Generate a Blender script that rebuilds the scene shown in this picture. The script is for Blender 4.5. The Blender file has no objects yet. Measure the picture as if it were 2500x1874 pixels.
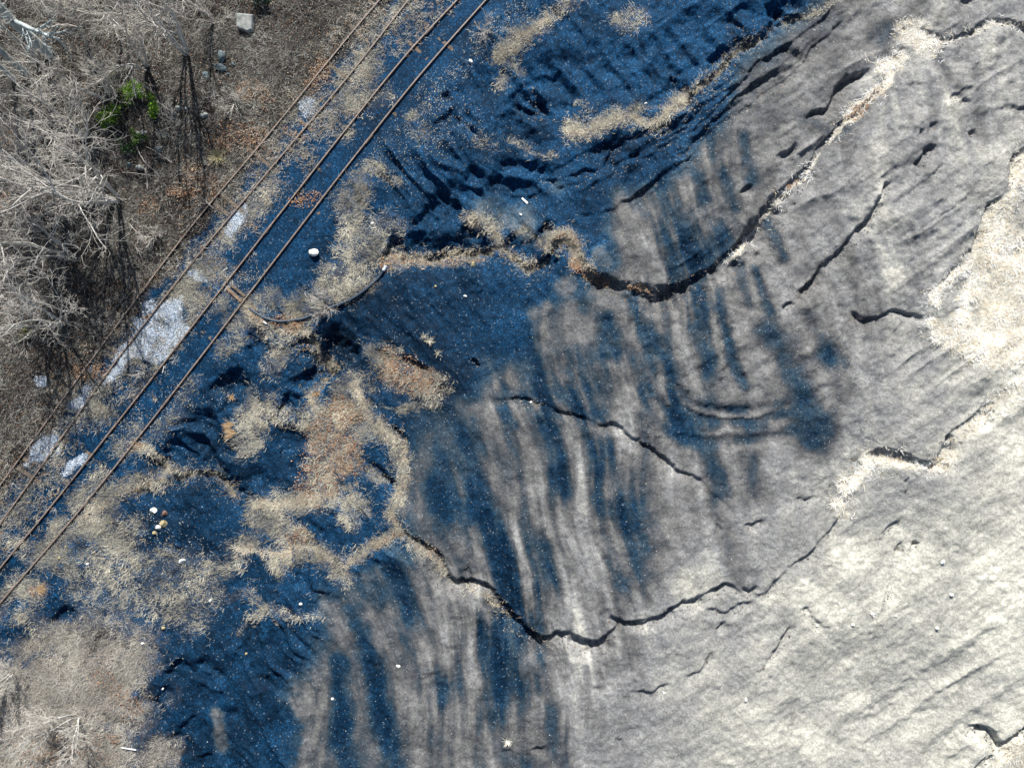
import bpy, math, random
import numpy as np

# ------------------------------------------------------------------ camera, sky, sun, exposure
SC = bpy.context.scene
COL = SC.collection
CAMZ = 46.6                       # a drone looking straight down
FPX = 1765.0                      # focal length in pixels of a 2500 px wide frame
UC, VC = 1250.0, 937.0

cam_d = bpy.data.cameras.new('camera')
cam = bpy.data.objects.new('camera', cam_d); COL.objects.link(cam)
cam.location = (0, 0, CAMZ)
cam.rotation_euler = (0, 0, 0)
cam_d.sensor_width = 36.0
cam_d.lens = 36.0 * FPX / 2500.0
cam_d.clip_end = 2000
SC.camera = cam

SUN_EL, SUN_AZ = 35.0, -3.0       # degrees; azimuth clockwise from +Y (top of the frame)
w = bpy.data.worlds.new('World'); SC.world = w; w.use_nodes = True
nt = w.node_tree
sky = nt.nodes.new('ShaderNodeTexSky'); sky.sky_type = 'NISHITA'; sky.sun_disc = False
sky.sun_elevation = math.radians(SUN_EL); sky.sun_rotation = math.radians(SUN_AZ)
bg = nt.nodes['Background']; bg.inputs[1].default_value = 0.058
nt.links.new(sky.outputs[0], bg.inputs[0])
sd = bpy.data.lights.new('sun', 'SUN'); sd.energy = 4.6; sd.angle = math.radians(0.5); sd.color = (1.0, 0.968, 0.92)
sun = bpy.data.objects.new('sun', sd); COL.objects.link(sun)
_e, _a = math.radians(SUN_EL), math.radians(SUN_AZ)
_d = (math.sin(_a) * math.cos(_e), math.cos(_a) * math.cos(_e), math.sin(_e))
from mathutils import Vector, Matrix, Quaternion
sun.rotation_euler = Vector(_d).to_track_quat('Z', 'Y').to_euler()
SC.view_settings.view_transform = 'Standard'
SC.view_settings.look = 'None'
SC.view_settings.exposure = 0.85
SC.view_settings.gamma = 1.0

rng = np.random.default_rng(11)
random.seed(5)

# ------------------------------------------------------------------ small numeric helpers
def sstep(a, b, x):
    t = np.clip((x - a) / (b - a), 0, 1)
    return t * t * (3 - 2 * t)

_tabs = {}
def vnoise(x, y, seed=0):
    if seed not in _tabs:
        _tabs[seed] = np.random.default_rng(1000 + seed).random((256, 256)).astype(np.float32)
    T = _tabs[seed]
    xi = np.floor(x).astype(np.int64); yi = np.floor(y).astype(np.int64)
    fx = x - xi; fy = y - yi
    fx = fx * fx * fx * (fx * (fx * 6 - 15) + 10); fy = fy * fy * fy * (fy * (fy * 6 - 15) + 10)
    x0 = xi & 255; x1 = (xi + 1) & 255; y0 = yi & 255; y1 = (yi + 1) & 255
    a = T[y0, x0]; b = T[y0, x1]; c = T[y1, x0]; d = T[y1, x1]
    return (a + (b - a) * fx) * (1 - fy) + (c + (d - c) * fx) * fy      # 0..1

def fbm(x, y, scale, octs=4, seed=0, gain=0.5):
    s = 0; amp = 1; tot = 0; f = 1.0 / scale
    for k in range(octs):
        s = s + amp * (vnoise(x * f + 17.3 * k, y * f - 9.1 * k, seed + k) - 0.5)
        tot += amp; amp *= gain; f *= 2.03
    return s / tot * 2      # about -1..1

# zones: the nine 850x640 tiles in which features were traced
ZO = {'A': (0, 0), 'B': (825, 0), 'C': (1650, 0), 'D': (0, 620), 'E': (825, 620), 'F': (1650, 620),
      'G': (0, 1234), 'H': (825, 1234), 'I': (1650, 1234), 'X': None}
ZS = 850.0 / 2202.0
def Z(z, pts):
    if z == 'X':
        return [(float(x), float(y)) for x, y in pts]
    ox, oy = ZO[z]
    return [(ox + x * ZS, oy + y * ZS) for x, y in pts]

def smooth(pts, step=7.0):
    if len(pts) == 1:
        return np.array([pts[0], (pts[0][0] + .5, pts[0][1])], float)
    P = np.array(pts, float)
    P = np.vstack([2 * P[0] - P[1], P, 2 * P[-1] - P[-2]])
    out = []
    for i in range(1, len(P) - 2):
        p0, p1, p2, p3 = P[i - 1], P[i], P[i + 1], P[i + 2]
        n = max(1, int(np.hypot(*(p2 - p1)) / step))
        for k in range(n):
            t = k / n
            out.append(0.5 * ((2 * p1) + (-p0 + p2) * t + (2 * p0 - 5 * p1 + 4 * p2 - p3) * t * t + (-p0 + 3 * p1 - 3 * p2 + p3) * t ** 3))
    out.append(P[-2])
    return np.array(out)

# ------------------------------------------------------------------ the terrain grid (features in frame pixels, heights in metres)
STEP = 3.0
U0, U1, V0, V1 = -150.0, 2650.0, -132.0, 2006.0
gu = np.arange(U0, U1 + 1, STEP); gv = np.arange(V0, V1 + 1, STEP)
NU, NV = len(gu), len(gv)
UU, VV = np.meshgrid(gu, gv)
WU = UU + 3.4 * fbm(UU, VV, 12, 2, 3) + 5 * fbm(UU, VV, 28, 3, 1) + 12 * fbm(UU, VV, 120, 2, 5)
WV = VV + 3.4 * fbm(UU, VV, 12, 2, 4) + 5 * fbm(UU, VV, 28, 3, 9) + 12 * fbm(UU, VV, 120, 2, 13)

BRK1 = fbm(UU, VV, 34, 4, 201, .6); BRK2 = fbm(UU, VV, 110, 3, 207, .6)

def field_path(pts, reach, warp=True):
    """for a polyline: the sub-window, distance, signed distance (left of travel positive) and 0..1 parameter"""
    P = smooth(pts)
    x0, x1 = P[:, 0].min() - reach, P[:, 0].max() + reach
    y0, y1 = P[:, 1].min() - reach, P[:, 1].max() + reach
    i0, i1 = max(0, int((x0 - U0) / STEP)), min(NU, int((x1 - U0) / STEP) + 2)
    j0, j1 = max(0, int((y0 - V0) / STEP)), min(NV, int((y1 - V0) / STEP) + 2)
    if i1 <= i0 or j1 <= j0:
        return None
    sl = (slice(j0, j1), slice(i0, i1))
    X = (WU if warp else UU)[sl]; Y = (WV if warp else VV)[sl]
    best = np.full(X.shape, 1e9); sgn = np.ones(X.shape); tt = np.zeros(X.shape)
    n = len(P) - 1
    for k in range(n):
        ax, ay = P[k]; bx, by = P[k + 1]
        dx, dy = bx - ax, by - ay
        L2 = dx * dx + dy * dy + 1e-9
        t = np.clip(((X - ax) * dx + (Y - ay) * dy) / L2, 0, 1)
        ex, ey = X - (ax + t * dx), Y - (ay + t * dy)
        d2 = ex * ex + ey * ey
        m = d2 < best
        best[m] = d2[m]
        cr = dx * ey - dy * ex           # y down: negative = left of travel (up)
        sgn[m] = np.where(cr[m] < 0, 1, -1)
        tt[m] = (k + t[m]) / n
    d = np.sqrt(best)
    return sl, d, d * sgn, tt

def blank():
    return np.zeros(UU.shape)

def stroke(mask, z, pts, r, val=1.0, soft=0.5, mode='max', zoom=True):
    rr = r * (ZS if zoom and z != 'X' else 1)
    f = field_path(Z(z, pts), rr * (1 + soft) + 80)
    if f is None: return
    sl, d, s, t = f
    d = d + min(rr, 45) * (.55 * BRK1[sl] + .55 * BRK2[sl])
    m = val * (1 - sstep(rr * max(0, 1 - soft), rr * (1 + soft), d))
    if mode == 'max': mask[sl] = np.maximum(mask[sl], m)
    elif mode == 'add': mask[sl] = mask[sl] + m
    elif mode == 'cut': mask[sl] = mask[sl] * (1 - m)

def poly_sd(pts):
    """inside mask of a polygon over the warped grid, with a signed distance (inside positive)"""
    P = np.array(pts + [pts[0]], float)
    reach = 60
    i0, i1 = max(0, int((P[:, 0].min() - reach - U0) / STEP)), min(NU, int((P[:, 0].max() + reach - U0) / STEP) + 2)
    j0, j1 = max(0, int((P[:, 1].min() - reach - V0) / STEP)), min(NV, int((P[:, 1].max() + reach - V0) / STEP) + 2)
    sl = (slice(j0, j1), slice(i0, i1))
    X, Y = WU[sl], WV[sl]
    best = np.full(X.shape, 1e9); ins = np.zeros(X.shape, bool)
    for k in range(len(P) - 1):
        ax, ay = P[k]; bx, by = P[k + 1]
        dx, dy = bx - ax, by - ay
        t = np.clip(((X - ax) * dx + (Y - ay) * dy) / (dx * dx + dy * dy + 1e-9), 0, 1)
        best = np.minimum(best, (X - ax - t * dx) ** 2 + (Y - ay - t * dy) ** 2)
        c = (ay > Y) != (by > Y)
        if ay != by:
            ins ^= c & (X < (bx - ax) * (Y - ay) / (by - ay) + ax)
    d = np.sqrt(best)
    return sl, np.where(ins, d, -d)

def poly(mask, z, pts, val=1.0, edge=10.0, mode='max'):
    sl, d = poly_sd(Z(z, pts))
    m = val * sstep(-edge, edge, d)
    if mode == 'max': mask[sl] = np.maximum(mask[sl], m)
    elif mode == 'cut': mask[sl] = mask[sl] * (1 - m)

# ---- rails as traced (frame pixels, from below upwards)
RAILS = [
    [(-150, 1396), (0, 1187), (417, 620), (640, 350), (850, 93), (929, 0), (1050, -142)],
    [(-150, 1487), (15, 1260), (193, 1010), (286, 879), (480, 630), (660, 415), (850, 189), (999, 0), (1115, -142)],
    [(-150, 1576), (0, 1388), (127, 1234), (332, 975), (598, 633), (850, 311), (999, 128), (1118, 0), (1248, -142)],
    [(-150, 1651), (0, 1473), (205, 1234), (409, 978), (680, 625), (850, 404), (1018, 194), (1188, 0), (1315, -142)],
]

def rail_u(i, v):
    P = np.array(RAILS[i], float)[::-1]
    return np.interp(v, P[:, 1], P[:, 0])

# signed offset in pixels to the right of the right-hand rail (perpendicular, about)
ACROSS = (UU - rail_u(3, VV)) * 0.78
ACROSS_L = (UU - rail_u(0, VV)) * 0.78

def macro(u, v):
    """the broad lie of the land in metres: flat along the tracks, the heap rising to the right"""
    a = (u - (1175 - 0.79 * v)) * 0.78
    h = 3.6 * sstep(60, 1700, a) + 0.5 * sstep(250, 700, a)
    b = -(u - (905 - 0.78 * v)) * 0.78
    h = h - 0.7 * sstep(30, 260, b) + 0.5 * sstep(300, 700, b)
    return h

ZM = macro(UU, VV) + 0.35 * fbm(UU, VV, 420, 2, 41) * sstep(60, 300, ACROSS)

# ------------------------------------------------------------------ traced gullies: (zone, west-to-east path of the floor, depth, wall steepness)
GUL = [
    # the main gully in three pieces
    ('X', [(952, 635), (999, 633), (1064, 626), (1134, 614), (1211, 603), (1246, 618), (1269, 637), (1288, 652), (1323, 641), (1338, 606), (1362, 587), (1389, 587), (1408, 625), (1427, 655), (1443, 672), (1520, 693), (1578, 703), (1636, 701), (1675, 693), (1717, 674), (1751, 651), (1771, 634), (1804, 608), (1835, 569), (1870, 519), (1920, 461), (1959, 421), (1997, 373), (2020, 345), (2067, 295), (2113, 257), (2148, 220), (2179, 166)],
     [.3, .4, .4, .45, .45, .5, .5, .6, .75, .8, .78, .72, .8, .85, .6, .3, .2, .15, .1]),
    ('F', [(700, 175), (740, 205), (800, 235), (890, 170), (930, 60), (1020, -20), (1100, -110), (1200, -190), (1250, -250), (1300, -350), (1340, -430), (1420, -450)], .5),
    ('C', [(1490, 1050), (1560, 1000), (1610, 940), (1670, 920)], .45),
    ('F', [(690, 335), (730, 310), (775, 283)], .22),
    ('C', [(820, 780), (870, 715), (960, 692), (985, 640), (1030, 560), (1080, 500), (1130, 472), (1240, 440)], .42),
    ('C', [(600, 1050), (650, 990), (700, 970), (770, 890)], .36),
    ('C', [(1545, 155), (1600, 190), (1680, 240), (1750, 248), (1850, 222), (1950, 160), (2050, 135), (2202, 170), (2350, 230)], .3),
    ('C', [(1375, 355), (1425, 350), (1440, 290)], .34),
    ('C', [(1430, 205), (1445, 180), (1480, 150)], .28),
    ('C', [(1990, 700), (2030, 672), (2100, 665), (2202, 682), (2300, 700)], .36),
    ('C', [(2105, 1195), (2128, 1060), (2145, 975), (2205, 925), (2300, 870)], .38),
    ('C', [(1780, 1650), (1890, 1590), (1930, 1500), (1960, 1300), (2050, 1230), (2110, 1192)], .32),
    ('C', [(1680, 650), (1720, 620), (1770, 580), (1840, 540), (1890, 555)], .2),
    ('C', [(1780, 590), (1840, 620), (1890, 600)], .2),
    ('C', [(1460, 560), (1500, 535), (1560, 540)], .22), ('C', [(1590, 790), (1650, 770)], .22), ('C', [(1530, 820), (1570, 825)], .2),
    ('C', [(1770, 50), (1800, 20), (1860, 18), (1920, 20)], .18), ('C', [(1890, 460), (1915, 380), (1935, 300)], .14),
    ('C', [(1870, 860), (1920, 820)], .2), ('C', [(1680, 330), (1720, 320)], .15),
    ('C', [(400, 1230), (450, 1190), (510, 1195)], .25),
    ('F', [(1615, 200), (1700, 150), (1780, 90), (1850, 30)], .3),
    ('F', [(1450, 1640), (1470, 1560), (1500, 1420), (1530, 1360)], .16), ('I', [(1290, 720), (1330, 600), (1370, 480), (1385, 300)], .14), ('I', [(740, 690), (830, 690), (900, 760), (1020, 830)], .12), ('I', [(560, 1120), (640, 1060), (690, 1030)], .08), ('C', [(1180, 1500), (1330, 1330), (1500, 1200), (1700, 1000), (1800, 900)], .10), ('C', [(1400, 1620), (1600, 1420), (1800, 1250), (1950, 1080)], .10), ('F', [(1250, 640), (1400, 480), (1560, 330)], .08), ('F', [(1100, 350), (1150, 385), (1220, 422), (1300, 415), (1370, 382), (1450, 365), (1560, 390), (1630, 405)], .27),
    ('F', [(1190, 1300), (1300, 1255), (1400, 1262), (1500, 1300), (1600, 1335), (1660, 1312), (1720, 1220), (1770, 1130), (1830, 1085), (1900, 1040), (1950, 970), (2000, 920)], .58),
    ('F', [(1450, 1500), (1490, 1430), (1520, 1370)], .16), ('F', [(730, 1555), (830, 1560), (900, 1545)], .18),
    ('F', [(1450, 1650), (1470, 1560), (1490, 1500)], .12), ('F', [(1100, 1310), (1190, 1300)], .15),
    ('E', [(900, 935), (1000, 915), (1200, 920), (1250, 950), (1400, 1012), (1500, 1030), (1600, 1090), (1680, 1120), (1750, 1078), (1850, 1172), (1950, 1232), (2050, 1290), (2150, 1370), (2210, 1395), (2290, 1440), (2370, 1520), (2460, 1580)], [.05, .16, .22, .2, .26, .3, .24, .14, .05]),
    ('H', [(370, 60), (415, 190), (520, 245), (620, 320), (680, 430), (740, 490), (830, 500), (920, 530), (1000, 600), (1080, 700), (1180, 800), (1260, 855), (1310, 857), (1390, 822), (1450, 832), (1530, 872), (1600, 895), (1660, 882), (1720, 842), (1790, 785), (1850, 772)], [.3, .5, .55, .55, .5, .55, .62, .65, .62, .6, .5, .25]),
    ('H', [(1690, 655), (1760, 742), (1830, 762), (1950, 732), (2050, 700), (2120, 642), (2202, 610), (2240, 600), (2340, 560), (2450, 512), (2560, 560), (2700, 560), (2780, 470), (2840, 400), (2940, 335), (3040, 230), (3140, 130), (3210, 30), (3230, -60)], [.12, .36, .4, .4, .38, .34, .28, .22, .18, .16, .17, .17, .16, .12]),
    ('H', [(850, 260), (830, 420), (860, 480)], .3),
    ('I', [(420, 505), (460, 548), (530, 510)], .32),
    ('I', [(500, 1090), (580, 1020), (640, 900), (690, 800), (740, 690)], .2), ('I', [(20, 1080), (150, 1050), (200, 980), (280, 900)], .16),
    ('I', [(260, 815), (300, 770), (335, 735)], .22), ('I', [(820, 620), (870, 680)], .14),
    ('I', [(1280, 190), (1350, 130), (1450, 80)], .2), ('I', [(1390, 295), (1410, 240), (1445, 215)], .3), ('I', [(1500, 225), (1560, 255)], .26),
    ('I', [(1310, 640), (1360, 570), (1380, 450)], .12), ('I', [(150, 640), (300, 690), (420, 630), (560, 600)], .17),
    ('I', [(1830, 1400), (1950, 1440), (2020, 1462), (2060, 1512), (2110, 1522), (2202, 1440), (2280, 1380)], .5),
    ('I', [(1880, 1690), (1980, 1610), (2040, 1570)], .35),
    ('I', [(420, 130), (500, 115), (580, 95)], .16), ('I', [(240, 120), (300, 130)], .16),
    ('H', [(1810, 1225), (1870, 1192), (1980, 1192), (2060, 1150), (2130, 1132)], .17),
    ('H', [(1160, 1580), (1260, 1560), (1340, 1530)], .12), ('H', [(1730, 1490), (1800, 1475)], .2), ('H', [(1030, 1575), (1110, 1545)], .12),
    ('H', [(1640, 1140), (1720, 1165)], .1), ('H', [(840, 1010), (880, 1050), (920, 1055)], .1),
    # left, on the dark coal
    ('D', [(965, 1245), (1000, 1335), (1060, 1400), (1150, 1432), (1260, 1402), (1360, 1412), (1430, 1472), (1490, 1545)], .55),
    ('D', [(1940, 500), (1985, 600), (2050, 700), (2120, 770)], .9),
    ('E', [(150, 590), (300, 630), (480, 680), (580, 760), (640, 850), (720, 860)], .4),
    ('E', [(300, 1050), (410, 1150), (430, 1290), (470, 1390)], .35),
    ('E', [(200, 1290), (330, 1430), (400, 1450)], .5),
    ('E', [(850, 640), (880, 740)], .25),
    ('B', [(675, 600), (740, 695)], .3), ('B', [(795, 780), (850, 820), (915, 858)], .32),
    ('B', [(1180, 480), (1250, 600), (1300, 700), (1345, 748)], .5), ('B', [(1080, 620), (1180, 682), (1310, 722)], .42),
    ('C', [(-20, 720), (130, 565), (300, 435), (450, 295), (540, 232), (650, 142), (790, 95), (940, 92)], .45),
    ('C', [(-30, 480), (40, 500)], .3), ('C', [(300, 100), (380, 130), (500, 220)], .35), ('C', [(640, 60), (740, 60)], .4),
    ('C', [(0, 1095), (150, 1005), (230, 885), (300, 785), (480, 665), (600, 565), (750, 435), (850, 305), (1000, 200), (1100, 90)], .28),
    ('C', [(0, 900), (200, 745), (320, 605), (450, 485), (560, 355), (700, 262), (830, 172), (950, 100), (1050, 0)], .34),
    ('B', [(1680, 1105), (1720, 1030), (1760, 965), (1850, 885), (1990, 850), (2050, 780), (2150, 760)], .3),
    ('B', [(1440, 1140), (1500, 1100), (1700, 1085)], .25), ('B', [(1250, 1110), (1330, 1140), (1400, 1145)], .35),
    ('B', [(1380, 1640), (1330, 1680)], .1),
]
# ---- softer folds on the dark coal (zone, path, depth m, half-width zoom px)
FOLD = [
    ('B', [(1050, 690), (1150, 810), (1290, 950)], .28, 45), ('B', [(1340, 430), (1420, 540), (1510, 635)], .3, 40), ('B', [(1450, 330), (1600, 520), (1700, 620)], .22, 40),
    ('B', [(1600, 280), (1750, 480), (1900, 650)], .2, 40), ('B', [(1800, 260), (1980, 470), (2100, 600)], .2, 40), ('B', [(2000, 300), (2150, 450)], .2, 35),
    ('B', [(1280, 420), (1400, 600), (1480, 720)], .2, 35), ('B', [(1100, 560), (1200, 640)], .22, 40),
    ('B', [(970, 1080), (1060, 1150), (1180, 1185), (1260, 1130)], .45, 50), ('B', [(590, 1220), (720, 1310), (800, 1320)], .4, 50), ('B', [(980, 1010), (1250, 1060), (1400, 1120)], .3, 40),
    ('B', [(680, 1170), (850, 1220), (950, 1260)], .3, 40), ('B', [(820, 1080), (950, 1130)], .26, 35), ('B', [(520, 1330), (640, 1430)], .3, 50),
    ('B', [(440, 1480), (600, 1580), (790, 1580)], .40, 75), ('B', [(780, 1450), (880, 1520), (980, 1520)], .40, 60), ('B', [(310, 1560), (410, 1590)], .38, 60),
    ('B', [(1050, 1500), (1150, 1570), (1250, 1580)], .35, 60), ('B', [(1330, 1600), (1400, 1660)], .45, 55), ('B', [(1280, 1430), (1380, 1480)], .3, 40),
    ('B', [(1750, 1245), (1850, 1130), (2000, 990), (2202, 835)], .26, 40), ('B', [(1800, 1330), (1990, 1200), (2202, 1040)], .2, 45), ('B', [(1600, 1000), (1850, 880)], .25, 40),
    ('B', [(1850, 1030), (2050, 880), (2202, 760)], .22, 30), ('B', [(700, 720), (790, 830)], .2, 40), ('B', [(850, 130), (950, 60)], .25, 45),
    ('B', [(1950, 640), (2100, 560), (2202, 530)], .3, 35),
    ('C', [(0, 820), (170, 690), (330, 520), (520, 330)], .2, 30), ('C', [(0, 1010), (200, 850), (420, 620), (620, 470), (800, 350)], .22, 32), ('C', [(100, 640), (330, 480), (600, 250), (780, 150)], .22, 26),
    ('C', [(0, 550), (100, 540)], .35, 45), ('C', [(200, 410), (350, 330), (510, 235)], .4, 45), ('C', [(580, 130), (720, 30), (880, 60)], .45, 60), ('C', [(60, 60), (200, 250), (300, 340)], .2, 40),
    ('C', [(250, 60), (350, 200), (420, 260)], .2, 40), ('C', [(420, 30), (540, 130)], .2, 35),
    ('D', [(1300, 950), (1350, 1100), (1420, 1200), (1500, 1280)], .35, 42), ('D', [(1220, 1080), (1280, 1200), (1330, 1280), (1400, 1390), (1500, 1500), (1660, 1610)], .42, 48),
    ('D', [(1440, 740), (1500, 830), (1580, 870)], .4, 55), ('D', [(1070, 1190), (1170, 1270), (1280, 1340)], .4, 45), ('D', [(1580, 560), (1700, 540)], .3, 60), ('D', [(1420, 900), (1540, 960)], .28, 45),
    ('D', [(1730, 1140), (1830, 1130), (1920, 1240)], .3, 60), ('D', [(1560, 1380), (1700, 1440), (1780, 1520)], .22, 45), ('D', [(1940, 700), (1990, 780)], .4, 55), ('D', [(1780, 900), (1880, 950)], .3, 50),
    ('D', [(2020, 520), (2150, 600), (2250, 700)], .5, 90), ('D', [(1480, 1420), (1600, 1530)], .22, 40), ('D', [(560, 1120), (640, 1180), (720, 1120)], .22, 50),
    ('D', [(1050, 1290), (1100, 1380)], .3, 40), ('D', [(800, 1560), (1000, 1500), (1200, 1480)], .2, 40),
    ('G', [(1100, 985), (1230, 1085)], .35, 45), ('G', [(1270, 950), (1350, 1070), (1440, 1145)], .35, 45), ('G', [(1230, 1150), (1330, 1200), (1440, 1235)], .38, 45),
    ('G', [(890, 1140), (990, 1230), (1060, 1400)], .35, 35), ('G', [(1120, 1410), (1160, 1500), (1200, 1610)], .35, 50), ('G', [(1190, 1340), (1280, 1440)], .28, 45), ('G', [(1690, 1155), (1770, 1050)], .25, 50),
    ('G', [(1140, 250), (1280, 220)], .25, 55), ('G', [(1230, 330), (1380, 300)], .25, 50), ('G', [(1550, 790), (1660, 760)], .25, 60), ('G', [(1700, 780), (1830, 760)], .25, 50), ('G', [(1980, 690), (2050, 520)], .25, 50),
    ('G', [(1380, 1320), (1530, 1330)], .2, 40), ('G', [(1040, 1130), (1130, 1220)], .22, 40), ('G', [(1850, 330), (1960, 330)], .3, 80), ('G', [(1500, 880), (1620, 940)], .2, 45), ('G', [(1300, 1560), (1330, 1640)], .2, 40),
    ('G', [(640, 820), (740, 880), (800, 900)], .3, 60), ('G', [(60, 900), (130, 760), (220, 640)], .3, 70), ('G', [(400, 640), (480, 700)], .3, 50), ('G', [(430, 960), (520, 1040)], .25, 40), ('G', [(0, 1580), (60, 1658)], .5, 60),
    ('E', [(60, 1180), (250, 1330), (300, 1450)], .0, 60),
    # rills running down the grey slope
    ('E', [(1170, 430), (1290, 760)], .09, 26), ('E', [(1690, 380), (1740, 620)], .12, 36), ('E', [(1850, 220), (1930, 500), (1970, 800), (2100, 1000), (2202, 1150)], .13, 34), ('E', [(1280, 1050), (1390, 1340)], .1, 34),
    ('E', [(820, 1100), (900, 1400), (960, 1650)], .11, 44), ('F', [(270, 270), (330, 500), (370, 700), (430, 850)], .1, 26), ('F', [(510, 100), (620, 380)], .1, 22), ('F', [(590, 470), (700, 640), (780, 850), (850, 1050)], .1, 60),
    ('H', [(900, 0), (1050, 300), (1100, 550), (1180, 800)], .12, 40), ('H', [(130, 700), (160, 900), (230, 1150), (270, 1400), (350, 1650)], .13, 40), ('H', [(580, 1050), (650, 1250)], .09, 40), ('H', [(880, 700), (960, 1000)], .09, 40),
    ('I', [(1040, 1640), (1300, 1480), (1600, 1290), (1800, 1160), (2202, 900)], .12, 40), ('I', [(900, 1560), (1200, 1360), (1500, 1150), (1900, 900), (2202, 740)], .12, 50), ('I', [(1500, 1640), (1800, 1430), (2202, 1180)], .14, 50),
    ('I', [(1700, 1660), (1900, 1540)], .12, 36), ('F', [(-60, 820), (150, 1010), (420, 1060), (700, 1010)], .09, 18), ('F', [(-40, 720), (130, 930), (400, 985), (680, 950)], .09, 18), ('F', [(-60, 1120), (200, 1180), (500, 1180), (760, 1120)], .09, 22),
]
_ga = np.array([(2040, -10), (2010, 36), (1950, 45), (1900, 55), (1858, 90), (1823, 112), (1766, 168), (1700, 218), (1650, 278), (1580, 300), (1480, 345), (1380, 385), (1290, 420), (1200, 440), (1120, 430)], float)
_gb = np.array([(2110, -10), (2075, 35), (2036, 77), (1978, 118), (1940, 168), (1882, 218), (1835, 257), (1766, 303), (1739, 341), (1708, 388), (1650, 423), (1580, 475), (1500, 520), (1400, 530), (1300, 500)], float)
for k_, f_ in enumerate((.12, .26, .40, .52, .66, .80, .93, 1.08)):
    g_ = _ga * (1 - f_) + _gb * f_ + np.random.default_rng(70 + k_).normal(size=_ga.shape) * 5
    i0_ = int(np.random.default_rng(90 + k_).integers(0, 3)); i1_ = 15 - int(np.random.default_rng(95 + k_).integers(0, 5))
    GUL.append(('X', [tuple(q) for q in g_[i0_:i1_][::-1]], [.05, .11, .16, .19, .20, .19, .16, .11, .06]))
for k_ in range(13):     # and the soft ribs that run down to it from the upper left
    x_ = 1215 + k_ * 54; y_ = 146 - k_ * 9
    r_ = np.random.default_rng(130 + k_)
    FOLD.append(('X', [(x_ + r_.normal() * 12, y_ + r_.normal() * 16), (x_ + 30 + r_.normal() * 5, y_ + 45), (x_ + 62, y_ + 82), (x_ + 96 + r_.normal() * 10, y_ + 116 + r_.normal() * 14)], .155, 22 + 8 * r_.random()))
carve = blank(); lip = blank()
for z, pts, dpr in GUL:
    dep = max(dpr) if isinstance(dpr, list) else dpr
    wall = max(7.0, dep / math.tan(math.radians(62)) / 0.0264)
    f = field_path(Z(z, pts), wall * 9 + 20)
    if f is None: continue
    sl, d, s, t = f
    tp_ = .3 if len(pts) < 7 else .13
    ends = sstep(0, tp_, t) * sstep(0, tp_, 1 - t) if dep < .9 else sstep(0, .03, t) * sstep(0, .03, 1 - t)
    ends = np.maximum(ends, .06)
    if isinstance(dpr, list):
        dep = np.interp(t, np.linspace(0, 1, len(dpr)), dpr); ends = sstep(0, .02, t)
        wall = np.maximum(7.0, dep / math.tan(math.radians(58)) / 0.0264)
    dv = dep * ends * np.clip(1 + 1.0 * fbm(UU[sl], VV[sl], 44, 3, 77), .18, 1.6)
    up = np.where(s > 0, 1 - 0.86 * sstep(0, wall, s) - 0.14 * sstep(wall, wall * 5, s), 1 - sstep(0, wall * 4.0, -s))
    cap = np.where(d < wall * 9, 1, 0) * (1 - sstep(wall * 4.5, wall * 5, d))
    carve[sl] = np.maximum(carve[sl], dv * up * cap)
fold = blank()
for z, pts, dep, hw in FOLD:
    ww = hw * ZS * 1.25; dep = dep * ((1.0 if z == 'G' else 1.5) if dep > .15 else 1.5)
    f = field_path(Z(z, pts), ww * 3 + 30)
    if f is None: continue
    sl, d, s, t = f
    ends = sstep(-.02, .22, t) * sstep(-.02, .22, 1 - t)
    x = s / ww
    prof = np.where(x > 0, np.exp(-(x / .85) ** 2), np.exp(-(x / 1.8) ** 2)) * np.clip(1 + .5 * BRK1[sl], .4, 1.5)
    fold[sl] = np.maximum(fold[sl], dep * ends * prof)

# ------------------------------------------------------------------ ground tone, from dark blue coal to pale dust
EDGE = [(2030, -140), (2000, 0), (1930, 60), (1850, 110), (1800, 200), (1760, 290), (1700, 350), (1690, 420), (1620, 440), (1500, 480), (1490, 560), (1500, 640),
        (1430, 690), (1300, 760), (1275, 850), (1180, 900), (1160, 965), (1010, 985), (1000, 1090), (985, 1180), (975, 1260), (1000, 1340), (870, 1400), (800, 1450), (760, 1560), (730, 1690), (720, 1790), (740, 2010), (2700, 2010), (2700, -140)]
sl, dE = poly_sd(EDGE)
big = np.full(UU.shape, -60.0); big[sl] = dE
greyside = sstep(-42, 46, big + 26 * fbm(UU, VV, 70, 3, 31) + 22 * fbm(UU, VV, 260, 2, 36))
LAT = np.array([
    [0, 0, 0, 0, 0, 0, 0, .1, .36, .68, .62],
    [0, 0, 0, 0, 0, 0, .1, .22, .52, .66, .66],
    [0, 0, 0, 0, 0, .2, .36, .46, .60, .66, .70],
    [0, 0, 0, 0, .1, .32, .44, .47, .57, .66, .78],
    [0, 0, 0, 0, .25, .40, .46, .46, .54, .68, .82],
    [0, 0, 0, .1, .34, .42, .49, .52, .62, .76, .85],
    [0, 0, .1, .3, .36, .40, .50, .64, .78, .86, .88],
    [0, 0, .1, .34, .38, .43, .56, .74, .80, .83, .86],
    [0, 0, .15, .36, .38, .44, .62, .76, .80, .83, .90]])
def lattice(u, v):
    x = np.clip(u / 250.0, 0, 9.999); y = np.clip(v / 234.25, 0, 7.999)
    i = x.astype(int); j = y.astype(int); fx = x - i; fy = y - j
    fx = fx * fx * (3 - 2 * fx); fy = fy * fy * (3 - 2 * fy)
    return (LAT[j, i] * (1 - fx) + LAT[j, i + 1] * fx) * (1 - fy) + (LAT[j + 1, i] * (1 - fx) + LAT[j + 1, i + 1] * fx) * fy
dust = np.maximum(lattice(WU, WV), .34) * greyside
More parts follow.
